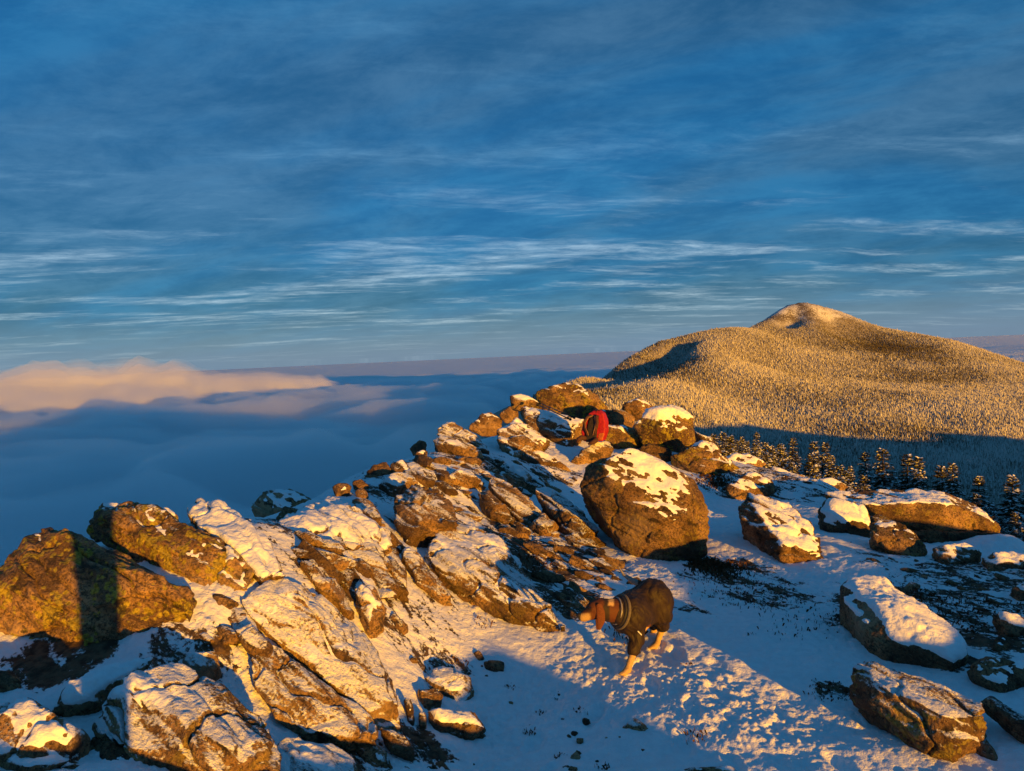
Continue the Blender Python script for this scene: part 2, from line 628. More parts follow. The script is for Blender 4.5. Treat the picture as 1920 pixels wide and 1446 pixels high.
def ground_detail(x, y, fine=True):
    h = 0.055 * fbm2(x, y, 1.1, 3, 1) + 0.020 * fbm2(x, y, 4.5, 3, 2)
    # wind ribs running with the layering
    s = x * AX[0] + y * AX[1]
    q = -x * AX[1] + y * AX[0]
    h += 0.022 * fbm2(s * 0.35, q, 3.2, 3, 3)
    if fine:
        am = 0.45 + 1.1 * sstep(-0.25, 0.35, fbm2(x, y, 0.9, 2, 6))
        h += 0.017 * am * fbm2(x, y, 13.0, 3, 4, 0.6)
        h += 0.014 * am * np.abs(fbm2(x, y, 26.0, 2, 5))
    return h


def ground_z(x, y):
    x, y = np.asarray(x, float), np.asarray(y, float)
    return ground_smooth(x, y) + ground_detail(x, y, False)


def ground_hit(px_, py_):
    """first point of the pixel's ray on the ground"""
    v = unproj(px_, py_, 1.0)
    t = np.linspace(1.0, 24.0, 1500)
    P = v[None, :] * t[:, None]
    g = ground_z(P[:, 0], P[:, 1])
    k = np.nonzero(P[:, 2] < g)[0]
    i = k[0] if len(k) else len(t) - 1
    return P[i], t[i]


def build_ground():
    az = np.concatenate([np.linspace(-180, -44, 60, endpoint=False), np.linspace(-44, 44, 840), np.linspace(44, 180, 60, endpoint=False)[1:]])
    az = np.radians(az)
    r = np.concatenate([[0.05], np.exp(np.linspace(math.log(0.4), math.log(2.2), 40, endpoint=False)), np.exp(np.linspace(math.log(2.2), math.log(17.0), 720)),
                        np.linspace(17.4, 26, 20)])
    R, A = np.meshgrid(r, az, indexing='ij')
    X, Y = R * np.sin(A), R * np.cos(A)
    Z = ground_smooth(X, Y) + ground_detail(X, Y)
    Z = Z - sstep(20, 26, R) * 2.0
    # boot and paw prints trodden into the path
    rp = random.Random(41)
    for tr in (((1010, 1440), (1090, 1330), (1200, 1210), (1260, 1130), (1380, 1130)), ((1330, 1440), (1280, 1330), (1240, 1230), (1150, 1200)), ((1560, 1440), (1440, 1340), (1330, 1260), (1230, 1200))):
        pts = [ground_hit(*p)[0] for p in tr]
        for a, b in zip(pts[:-1], pts[1:]):
            L = np.linalg.norm(b - a)
            d = (b - a) / L
            k = 0.0
            sd = 1
            while k < L:
                q = a + d * k + np.array([d[1], -d[0], 0]) * (0.10 * sd + rp.uniform(-.05, .05))
                sd = -sd
                k += rp.uniform(0.22, 0.42)
                near = (np.abs(X - q[0]) < 0.3) & (np.abs(Y - q[1]) < 0.3)
                u = (X[near] - q[0]) * d[0] + (Y[near] - q[1]) * d[1]
                v = (X[near] - q[0]) * d[1] - (Y[near] - q[1]) * d[0]
                e = np.sqrt((u / 0.13) ** 2 + (v / 0.055) ** 2)
                Z[near] += -0.016 * (1 - sstep(0.6, 1.1, e)) + 0.005 * np.exp(-((e - 1.25) / 0.2) ** 2)
    V = np.stack([X, Y, Z], -1).reshape(-1, 3)
    Fq = grid_faces(len(r), len(az), wrap=True)
    o = mesh_obj("snowy_ground", V, Fq, GROUND)
    # where wind and feet have laid the stones bare
    bare = np.zeros(len(V))
    for (px_, py_, rad, s) in BARE:
        c, _ = ground_hit(px_, py_)
        d = np.hypot(V[:, 0] - c[0], V[:, 1] - c[1])
        bare = np.maximum(bare, s * (1 - sstep(rad * 0.35, rad, d)))
    at = o.data.attributes.new('bare', 'FLOAT', 'POINT')
    at.data.foreach_set('value', bare.astype(np.float32))
    tag(o, kind='structure')
    return o


BARE = [(1020, 1050, 1.0, 0.62), (1060, 1120, 0.7, 0.6), (960, 1000, 0.8, 0.55), (1370, 1075, 0.75, 0.6), (1330, 1060, 0.4, 0.8), (1450, 1110, 0.8, 0.5),
        (1760, 1130, 1.2, 0.50), (1830, 1080, 1.0, 0.55), (1880, 1200, 0.6, 0.6), (1600, 1130, 0.4, 0.5), (1690, 1180, 0.5, 0.4),
        (1580, 1165, 0.28, 0.55), (1560, 1300, 0.22, 0.5), (120, 1230, 0.5, 0.8), (350, 1240, 0.5, 0.5), (880, 860, 1.0, 0.5), (740, 930, 0.9, 0.45),
        (1030, 880, 1.0, 0.45), (980, 830, 1.0, 0.4), (560, 1000, 1.2, 0.35), (640, 1080, 0.9, 0.4), (640, 1420, 0.5, 0.5), (760, 1390, 0.4, 0.6), (830, 1250, 0.4, 0.5),
        (600, 1000, 1.6, 0.42), (700, 1080, 1.3, 0.42), (560, 1060, 1.0, 0.4), (800, 900, 1.8, 0.42), (900, 820, 1.6, 0.42), (850, 1000, 1.2, 0.42), (1400, 900, 1.2, 0.5), (1520, 910, 1.2, 0.4), (1140, 1060, 0.5, 0.5), (1300, 1130, 0.6, 0.35), (1650, 1040, 0.8, 0.4), (1780, 1240, 0.3, 0.7)]
build_ground()

# ------------------------------------------------------------------ the mountain we stand on
def home_z(r, az):
    """far flanks of the home mountain, r in metres, az clockwise from the view axis, radians"""
    a = np.degrees(az)
    left = -3.0 - 0.55 * (r - 10)
    back = -6.0 - 0.20 * (r - 14)
    # the wooded shoulder right of the summit, then the drop to the valley
    k = 0.125 + 0.105 * sstep(8, 34, a)
    sh = -0.9 - k * np.minimum(r, 70) - 0.60 * np.clip(r - 70, 0, 230) - 0.10 * np.clip(r - 300, 0, None)
    ridge = -4.0 - 0.112 * (r - 14) + 20 * sstep(250, 450, r) * fbm2(r, az * 300, 0.013, 4, 61)
    w_sh = sstep(0, 9, a) * (1 - sstep(40, 56, a))
    w_ri = sstep(40, 56, a) * (1 - sstep(75, 110, a))
    w_ba = sstep(75, 110, a) + (1 - sstep(-150, -95, a))
    w_ba = np.clip(w_ba, 0, 1)
    w_le = sstep(-150, -95, a) * (1 - sstep(0, 9, a))
    tot = w_sh + w_ri + w_ba + w_le
    return (w_sh * sh + w_ri * ridge + w_ba * back + w_le * left) / tot


def home_surface(x, y):
    r = np.hypot(x, y)
    z = home_z(r, np.arctan2(x, y)) + r * 0.012 * fbm2(x / (r ** 0.7), y / (r ** 0.7), 0.9, 4, 21)
    return np.maximum(z, -320)


def build_home():
    m, t = new_mat("snowy_hillside")
    pos = t.n('ShaderNodeNewGeometry').outputs['Position']
    a = t.noise(pos, 0.5, 6, 0.7)
    c = t.mix(t.ramp(a, 0.42, 0.60), C4(0.75, 0.76, 0.78), C4(0.06, 0.055, 0.045))
    finish(t, c, 0.9, None, 0.1)
    az = np.radians(np.linspace(-180, 180, 361)[:-1])
    r = np.exp(np.linspace(math.log(17.0), math.log(2200.0), 130))
    R, A = np.meshgrid(r, az, indexing='ij')
    X, Y = R * np.sin(A), R * np.cos(A)
    Z = home_surface(X, Y)
    o = mesh_obj("home_mountain", np.stack([X, Y, Z], -1).reshape(-1, 3), grid_faces(len(r), len(az), True), m)
    tag(o, kind='structure')


build_home()

# ------------------------------------------------------------------ the mountain across the valley
mp = [(1030, 735, 1150), (1090, 711, 1230), (1200, 669, 1360), (1250, 646, 1410), (1300, 626, 1460), (1360, 616, 1540), (1420, 611, 1620), (1445, 600, 1650), (1478, 584, 1670), (1508, 574, 1690), (1540, 578, 1690), (1575, 586, 1690), (1600, 595, 1680),
      (1640, 610, 1660), (1700, 621, 1640), (1760, 635, 1600), (1810, 647, 1570), (1870, 667, 1520), (1920, 684, 1460), (2050, 725, 1380), (2250, 790, 1250),
      (1318, 672, 1235), (1300, 702, 1130), (1270, 722, 1050), (1200, 740, 980), (1130, 752, 930),
      (1283, 672, 1385), (1252, 690, 1365), (1212, 707, 1310), (1168, 720, 1250), (1118, 731, 1170), (1312, 645, 1350), (1512, 588, 1650), (1524, 604, 1600), (1535, 622, 1540), (1492, 606, 1655), (1470, 612, 1650), (1560, 606, 1640),
      (1400, 680, 1300), (1510, 640, 1500), (1490, 615, 1600), (1560, 625, 1590), (1600, 670, 1400), (1700, 690, 1330), (1850, 725, 1200), (1350, 740, 1060), (1260, 775, 880),
      (1420, 760, 1000), (1600, 770, 940), (1750, 785, 900), (1920, 790, 880), (1500, 815, 840), (1700, 845, 760), (1920, 890, 650), (1400, 800, 880), (1250, 815, 800), (1100, 800, 800), (2100, 850, 800), (1750, 740, 1080), (1500, 710, 1180)]
mpts = [unproj(a, b, c) for a, b, c in mp]
for a, b, c in mp[:21]:
    q = unproj(a, b, c)
    d = q[:2] / np.linalg.norm(q[:2])
    mpts.append(np.array([q[0] + d[0] * 260, q[1] + d[1] * 260, q[2] - 95]))
    mpts.append(np.array([q[0] + d[0] * 700, q[1] + d[1] * 700, q[2] - 250]))
mpts += [np.array([-150, 650, -210]), np.array([-250, 1200, -230]), np.array([200, 480, -165]), np.array([500, 520, -170]), np.array([900, 800, -120])]
TM = TPS(np.array(mpts), 500.0, 0.0005)


def mount_z(x, y):
    q = unproj(1508, 576, 1690)
    d = np.hypot((x - q[0]) * np.where(x > q[0], 0.62, 1.0), (y - q[1]) * 0.8)
    return mount_base(x, y) + 13 * np.clip(1 - d / 95, 0, 1) ** 1.1 - 7 * np.exp(-(d / 110) ** 2)


def mount_base(x, y):
    return TM(x, y) + 5.0 * fbm2(x, y, 0.007, 3, 31) + 2.0 * fbm2(x, y, 0.03, 3, 32)


def build_far_mountain():
    m, t = new_mat("frosted_slope")
    geo = t.n('ShaderNodeNewGeometry')
    pos = geo.outputs['Position']
    z = t.n('ShaderNodeSeparateXYZ', {0: pos}).outputs[2]
    a = t.noise(pos, 0.05, 6, 0.7)
    b = t.noise(pos, 0.35, 5, 0.7)
    up = t.ramp(z, 15.0, 50.0)
    f = t.math('ADD', t.math('MULTIPLY', a, 0.5), t.math('MULTIPLY', b, 0.6))
    dk = t.noise(t.mapping(pos, scale=(1.0, 0.6, 1.5)), 0.006, 3, 0.5)
    f = t.math('ADD', f, t.ramp(dk, 0.45, 0.6, -0.06, 0.12))
    f = t.ramp(f, 0.48, 0.64)
    c = t.mix(f, C4(0.62, 0.62, 0.62), C4(0.13, 0.105, 0.08))
    low = t.mix(b, C4(0.20, 0.17, 0.13), C4(0.42, 0.39, 0.34))
    c = t.mix(up, low, c)
    bmp = t.n('ShaderNodeBump', {'Height': b, 'Strength': 0.6, 'Distance': 2.0}).outputs[0]
    finish(t, c, 0.9, bmp, 0.05)
    xs = np.linspace(-350, 2000, 300)
    ys = np.linspace(430, 2500, 300)
    X, Y = np.meshgrid(xs, ys)
    Z = np.maximum(mount_z(X, Y), -330)
    # a rougher, rockier summit cone
    Z = Z + 6.0 * sstep(20, 60, Z) * np.abs(fbm2(X, Y, 0.04, 3, 33))
    o = mesh_obj("far_mountain", np.stack([X, Y, Z], -1).reshape(-1, 3), grid_faces(300, 300), m)
    tag(o, kind='structure')


build_far_mountain()


def build_far_forest():
    mat, t = new_mat("frosted_spruce")
    oi = t.n('ShaderNodeObjectInfo')
    oc = t.n('ShaderNodeTexCoord').outputs['Object']
    nz = t.noise(t.vmath('ADD', oc, t.n('ShaderNodeCombineXYZ', {0: t.math('MULTIPLY', oi.outputs['Random'], 50)}).outputs[0]), 0.9, 3)
    fro = t.n('ShaderNodeAttribute', attribute_name='frost', attribute_type='INSTANCER').outputs['Fac']
    f = t.math('ADD', t.math('MULTIPLY', nz, 0.8), t.math('MULTIPLY', oi.outputs['Random'], 0.45))
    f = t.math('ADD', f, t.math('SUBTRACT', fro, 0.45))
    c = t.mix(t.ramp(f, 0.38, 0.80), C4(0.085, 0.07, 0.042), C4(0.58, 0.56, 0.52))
    finish(t, c, 0.9, None, 0.05)
    # one small spruce, three ragged tiers
    parts = []
    rnd = random.Random(4)
    for z0, z1, rr in ((0.4, 3.0, 1.25), (1.8, 4.4, 0.95), (3.2, 6.0, 0.6)):
        V = [(0, 0, z1)]
        k = 7
        for i in range(k):
            a = 2 * math.pi * (i + rnd.random() * 0.4) / k
            q = rr * rnd.uniform(0.75, 1.2)
            V.append((q * math.cos(a), q * math.sin(a), z0 + rnd.uniform(-0.3, 0.3)))
        Fc = [[0, 1 + i, 1 + (i + 1) % k] for i in range(k)] + [[k - i for i in range(k)]]
        parts.append((np.array(V), Fc))
    V, Fc = join(parts)
    tree = mesh_obj("far_spruce", V, Fc, mat, smooth=False)
    COL.objects.unlink(tree)
    # points
    n = 820000
    x = RNG.uniform(-60, 1500, n)
    y = 110 + 1650 * RNG.random(n) ** 0.8
    z = np.maximum(mount_z(x, y), home_surface(x, y))
    P = np.stack([x, y, z], 1)
    qx, qy, qd = proj(P)
    dens = 1 - 0.85 * sstep(28, 62, z + 14 * fbm2(x, y, 0.012, 3, 8))
    dens *= 0.55 + 0.45 * sstep(-0.5, 0.15, fbm2(x, y, 0.02, 3, 9))
    keep = (qx > 1000) & (qx < 2050) & (qy < 1000) & (RNG.random(n) < dens) & (z > -190)
    P = P[keep]
    me = bpy.data.meshes.new("far_forest")
    me.vertices.add(len(P))
    me.vertices.foreach_set('co', P.astype(np.float32).ravel())
    sc = RNG.lognormal(-0.92, 0.32, len(P)) * (1 - 0.45 * sstep(-10, 50, P[:, 2]))
    at = me.attributes.new('tree_scale', 'FLOAT', 'POINT')
    at.data.foreach_set('value', sc.astype(np.float32))
    fr = 0.5 + 0.42 * fbm2(P[:, 0], P[:, 1], 0.006, 4, 71)
    bx, by, _ = proj(P)
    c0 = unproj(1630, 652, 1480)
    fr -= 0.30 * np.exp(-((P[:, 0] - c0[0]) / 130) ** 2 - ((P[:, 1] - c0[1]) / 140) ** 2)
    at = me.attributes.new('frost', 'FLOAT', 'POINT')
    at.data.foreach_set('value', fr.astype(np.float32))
    at = me.attributes.new('tree_turn', 'FLOAT', 'POINT')
    at.data.foreach_set('value', RNG.uniform(0, 6.28, len(P)).astype(np.float32))
    o = bpy.data.objects.new("far_forest", me)
    COL.objects.link(o)
    ng = bpy.data.node_groups.new("forest_scatter", 'GeometryNodeTree')
    ng.interface.new_socket("Geometry", in_out='INPUT', socket_type='NodeSocketGeometry')
    ng.interface.new_socket("Geometry", in_out='OUTPUT', socket_type='NodeSocketGeometry')
    N, L = ng.nodes, ng.links
    gi, go = N.new('NodeGroupInput'), N.new('NodeGroupOutput')
    mp_ = N.new('GeometryNodeMeshToPoints')
    ip = N.new('GeometryNodeInstanceOnPoints')
    ob = N.new('GeometryNodeObjectInfo')
    ob.inputs['Object'].default_value = tree
    ob.inputs['As Instance'].default_value = True
    a1 = N.new('GeometryNodeInputNamedAttribute'); a1.data_type = 'FLOAT'; a1.inputs[0].default_value = 'tree_scale'
    a2 = N.new('GeometryNodeInputNamedAttribute'); a2.data_type = 'FLOAT'; a2.inputs[0].default_value = 'tree_turn'
    cx = N.new('ShaderNodeCombineXYZ')
    L.new(a2.outputs['Attribute'], cx.inputs[2])
    L.new(gi.outputs[0], mp_.inputs['Mesh'])
    L.new(mp_.outputs[0], ip.inputs['Points'])
    L.new(ob.outputs['Geometry'], ip.inputs['Instance'])
    L.new(a1.outputs['Attribute'], ip.inputs['Scale'])
    L.new(cx.outputs[0], ip.inputs['Rotation'])
    L.new(ip.outputs[0], go.inputs[0])
    md = o.modifiers.new("scatter", 'NODES')
    md.node_group = ng
    tag(o, "frosted spruce forest covering the golden slope of the far mountain", "forest", kind='stuff')


build_far_forest()


# ------------------------------------------------------------------ sea of clouds
def build_clouds():
    m, t = new_mat("cloud")
    v = t.n('ShaderNodeVolumePrincipled', {'Color': C4(0.975, 0.99, 1.0), 'Density': 0.030, 'Anisotropy': 0.62})
    t.n('ShaderNodeOutputMaterial', {'Volume': v.outputs[0]})
    az = np.radians(np.concatenate([np.linspace(-180, -42, 50, endpoint=False), np.linspace(-42, 42, 420), np.linspace(42, 180, 50, endpoint=False)[1:]]))
    r = np.exp(np.linspace(math.log(60.0), math.log(70000.0), 420))
    R, A = np.meshgrid(r, az, indexing='ij')
    X, Y = R * np.sin(A), R * np.cos(A)
    Z = cloud_z(X, Y, R, False)
    V = np.stack([X, Y, Z], -1).reshape(-1, 3)
    nr, nc = len(r), len(az)
    ro = 71000.0
    V = np.concatenate([V, np.stack([ro * np.sin(az), ro * np.cos(az), np.full(nc, -600.0)], 1), [[0, 0, -600.0], [0, 0, Z[0].mean()]]])
    Fc = grid_faces(nr + 1, nc, True).tolist()
    b, c0 = nr * nc, nr * nc + nc
    for i in range(nc):
        i2 = (i + 1) % nc
        Fc.append([b + i, b + i2, c0])
        Fc.append([i2, i, c0 + 1])
    o = mesh_obj("cloud_sea", V, Fc, m)
    tag(o, kind='structure')


def bank_h(X, Y):
    """height of the sunlit cumulus bank on the left above the cloud sea"""
    def bank(x0, y0, x1, y1, wid, h, e0=-500, e1=250):
        dx, dy = x1 - x0, y1 - y0
        L = math.hypot(dx, dy)
        s = ((X - x0) * dx + (Y - y0) * dy) / L
        q = (-(X - x0) * dy + (Y - y0) * dx) / L
        e = sstep(e0, e1, s) * (1 - sstep(L - 350, L + 140, s))
        return h * e * np.exp(-(q / wid) ** 2)
    bw = bank(-3600, 2300, -1000, 2600, 420, 70) + bank(-1900, 2800, -640, 2950, 260, 84) + bank(-1150, 2300, -700, 2330, 200, 26, -300, 100)
    bil = (1 - np.abs(fbm2(X, Y, 0.0026, 2, 45)) * 2.4) * 0.75 + (1 - np.abs(fbm2(X, Y, 0.0075, 2, 46)) * 2.2) * 0.25
    return bw * (0.55 + 0.60 * bil)


def cloud_z(X, Y, R, bank=True):
    z = -112.0 + 30 * fbm2(X, Y, 0.0016, 3, 41) * (1 - sstep(3500, 9000, R)) + (56 * (1 - 2.2 * np.abs(fbm2(X, Y, 0.0034, 3, 42))) - 20 + 8 * fbm2(X, Y, 0.014, 2, 48)) * (1 - sstep(2200, 5200, R))
    z += 14 * fbm2(X, Y, 0.00012, 2, 43) * sstep(3000, 9000, R)
    az_ = np.degrees(np.arctan2(X, Y))
    z -= 170 * sstep(-4, 6, az_) * (1 - sstep(70, 110, az_)) * (1 - sstep(1500, 2600, R))
    z -= R * R / 1.27e7
    if bank:
        z += bank_h(X, Y)
    return z


build_clouds()


def build_bank():
    nx, ny = 420, 320
    x = np.linspace(-4300, -300, nx)
    y = np.linspace(1500, 3800, ny)
    X, Y = np.meshgrid(x, y)
    h = bank_h(X, Y)
    base = cloud_z(X, Y, np.hypot(X, Y), False)
    n = nx * ny
    parent = None
    for name, k, off, dens in (("cloud_bank", 1.00, -8, 0.0035), ("cloud_middle", 0.84, -16, 0.007), ("cloud_core", 0.68, -24, 0.02)):
        m, t = new_mat(name)
        v = t.n('ShaderNodeVolumePrincipled', {'Color': C4(0.95, 0.97, 1.0), 'Density': dens, 'Anisotropy': 0.15})
        t.n('ShaderNodeOutputMaterial', {'Volume': v.outputs[0]})
        Z = base + off + h * k - 30 * (1 - sstep(2, 22, h))
        V = np.concatenate([np.stack([X, Y, Z], -1).reshape(-1, 3), np.stack([X, Y, np.full_like(X, -300.0 - k * 10)], -1).reshape(-1, 3)])
        top = grid_faces(ny, nx)
        Fc = [top, top[:, ::-1] + n]
        for idx in (np.arange(nx), np.arange(nx)[::-1] + (ny - 1) * nx, (np.arange(ny) * nx)[::-1], np.arange(ny) * nx + nx - 1):
            a, b = idx[:-1], idx[1:]
            Fc.append(np.stack([a, a + n, b + n, b], 1))
        o = mesh_obj(name, V, np.concatenate(Fc), m, parent)
        if parent is None:
            parent = o
            tag(o, "pink sunlit cumulus bank rising from the blue cloud sea on the left", "cloud", kind='stuff')


build_bank()
# ------------------------------------------------------------------ rocks
def chip(V, n, amt, size, rnd):
    bm = bmesh.new()
    for p in V:
        bm.verts.new(p)
    bmesh.ops.convex_hull(bm, input=bm.verts)
    for _ in range(n):
        d = np.array([rnd.gauss(0, 1) for _ in range(3)])
        d /= np.linalg.norm(d)
        P = np.array([v.co[:] for v in bm.verts])
        top = (P @ d).max() - rnd.uniform(0.3, 1.0) * amt * size
        r = bmesh.ops.bisect_plane(bm, geom=bm.verts[:] + bm.edges[:] + bm.faces[:], plane_co=tuple(d * top), plane_no=tuple(d), clear_outer=True)
    P = np.array([v.co[:] for v in bm.verts])
    bm.free()
    return hull(P)


def lay_coords(V, k_along=0.3, k_norm=1.7):
    return np.stack([V @ AX * k_along, V @ AB, V @ AN * k_norm], 1)


ROCKS = []
LATER = []
SNOW_CAPS = 0


def finish_rock(name, V, Q, size, seed, rough=1.0, rounding=3, strata=1.0):
    E = edges_of(Q)
    V = smooth_v(V, E, rounding + 1)
    N = normals_of(smooth_v(V, E, 4), Q)
    off = np.array([seed * 3.7, seed * 1.3, seed * 2.1])
    h = 0.028 * size * fbm(V * (1.6 / size) + off, 3)
    l = fbm(lay_coords(V) * 7.0 + off, 4, 0.55)
    h += strata * 0.030 * (np.minimum(size, 0.9)) * l
    lr = 1 - np.abs(fbm(lay_coords(V, 0.22, 2.2) * 5.0 + off + 9, 3)) * 2
    h -= strata * 0.030 * np.minimum(size, 0.9) * np.clip(lr - 0.62, 0, 1) * 2.2
    h += 0.010 * np.minimum(size + 0.3, 1.0) * fbm(V * 16 + off, 3, 0.6)
    # fracture cracks
    cr = np.abs(fbm(lay_coords(V, 0.8, 1.3) * (2.3 / np.minimum(size + 0.35, 1.3)) + off + 31, 2))
    h -= strata * 0.040 * np.minimum(size, 0.8) * np.exp(-(cr / 0.022) ** 2)
    # broken ledges along the layering
    st = V @ AN * (5.5 / (0.35 + size)) + 1.6 * fbm(V * (1.4 / (0.3 + size)) + off + 3, 2) + seed * 0.37
    sa = st - np.floor(st)
    h += strata * 0.040 * np.minimum(size, 0.9) * (np.where(sa < 0.82, sa / 0.82, (1 - sa) / 0.18) - 0.5)
    V = V + N * (h * rough)[:, None]
    return V, E


def snow_cap(parent, V, Q, E, amount, thick, seed, size, org, cover=None):
    """a real layer of snow lying on the upward faces of a rock"""
    Vs = smooth_v(V, E, 12)
    N = normals_of(Vs, Q)
    off = np.array([seed * 2.9 + 5, seed * 4.1, seed])
    lean = N @ (np.array([0.10, -0.25, 1.0]) / 1.035)
    m = lean + 0.42 * fbm(Vs * (2.0 / max(size, 0.3)) + off, 3) + 0.30 * fbm(lay_coords(Vs) * 6 + off, 3) - (1.14 - amount)
    m = m + 0.16 * fbm(Vs * 14 + off, 3, 0.6)
    if cover is not None:
        m = m + cover(Vs)
    t = np.clip(m / 0.42, -1, 1)
    th = np.where(t > 0, 0.95 * thick * np.clip(t, 0, 1) ** 0.8 * (1 + 0.5 * fbm(Vs * 3 + off, 2)), 0.02 * t)
    th = th + np.where(t > 0, 0.004 * fbm(Vs * 40 + off, 2), 0) - 0.004
    Nn = N * 0.6 + np.array([0, 0, 0.4])
    P = Vs + Nn * th[:, None] + (V - Vs) * 0.3
    keep = (m[Q] > -0.05).any(1)
    if keep.sum() < 12:
        return None
    # loose islands become caps of their own; crumbs are dropped
    Qk = Q[keep]
    lab = np.arange(len(V))
    while True:
        mn = lab[Qk].min(1)
        new = lab.copy()
        np.minimum.at(new, Qk.ravel(), np.repeat(mn, 4))
        new = new[new]
        if (new == lab).all():
            break
        lab = new
    fl = lab[Qk[:, 0]]
    ids, cnt = np.unique(fl, return_counts=True)
    made = []
    for k in np.argsort(-cnt)[:6]:
        if cnt[k] < max(14, 0.03 * cnt.max()):
            continue
        q = Qk[fl == ids[k]]
        used, inv = np.unique(q, return_inverse=True)
        made.append(mesh_obj("snow_cap", P[used] - org, inv.reshape(-1, 4), SNOW, parent))
    return made


def rock(name, label, outline, ridge=(), cat="rock", base=None, D=None, follow=0.3, lean=0.5, thick=0.55, bulge=0.14, snow=0.35, sthick=0.03,
         dust=0.5, lichen=0.0, tint=1.0, rough=1.0, rounding=1, chips=8, extra=(), group=None, strata=1.0, dz=0.0):
    seed = len(ROCKS) + 1
    rnd = random.Random(seed * 17)
    o2 = np.array(outline, float)
    if base is None:
        base = o2[np.argmax(o2[:, 1])]
    if D is None:
        _, D = ground_hit(base[0], min(base[1], 1500))
    D += dz

    def depth(p):
        s = (base[1] - p[1]) / F * D
        _, g = ground_hit(p[0], p[1])
        g = min(g, D + 2.6 * max(s, 0))
        g = max(g, D - 0.5)
        return D + follow * (g - D) + (1 - follow) * lean * max(s, 0) - (0.13 if follow > 0.42 else 0.0)
    dep = np.array([depth(p) for p in o2])
    P = unproj(o2[:, 0], o2[:, 1], dep)
    c = P.mean(0)
    _, _, vt = np.linalg.svd(P - c)
    nrm = vt[2]
    if nrm @ CF < 0:
        nrm = -nrm
    ext = P - c
    a1, a2 = np.ptp(ext @ vt[0]), np.ptp(ext @ vt[1])
    size = math.sqrt(a1 * a2)
    pts = [P]
    if bulge:
        pts.append(c + (P - c) * 0.62 - nrm * bulge * size)
    for (x, y, tw) in ridge:
        q = unproj(x, y, depth((x, y)) - tw)
        pts.append(q[None])
    inw = nrm * 0.75 + CF * 0.25
    inw = inw / np.linalg.norm(inw)
    pts.append(c + (P - c) * 0.86 + inw * thick * size * 0.6)
    pts.append(c + (P - c) * 0.55 + inw * thick * size)
    low = P[P[:, 2] < np.median(P[:, 2])] + np.array([0, 0.05, -0.10 - 0.12 * size])
    pts.append(c + (low - c) * 0.95)
    V, Fc = chip(np.concatenate(pts), chips, 0.085, size, rnd)
    vox = max(0.0075, D / 769.0 * 1.45)
    V, Q = remesh([(V, Fc)], vox)
    V, E = finish_rock(name, V, Q, size, seed, rough, rounding, strata)
    org = V.mean(0)
    o = mesh_obj(name, V - org, Q[:, ::1], ROCK)
    o.location = org
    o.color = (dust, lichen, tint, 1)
    tag(o, label, cat, group)
    if snow > -0.5:
        snow_cap(o, V, Q, E, snow - (0.10 if follow > 0.42 else 0.0), sthick, seed, size, org)
    ROCKS.append(o)
    return o


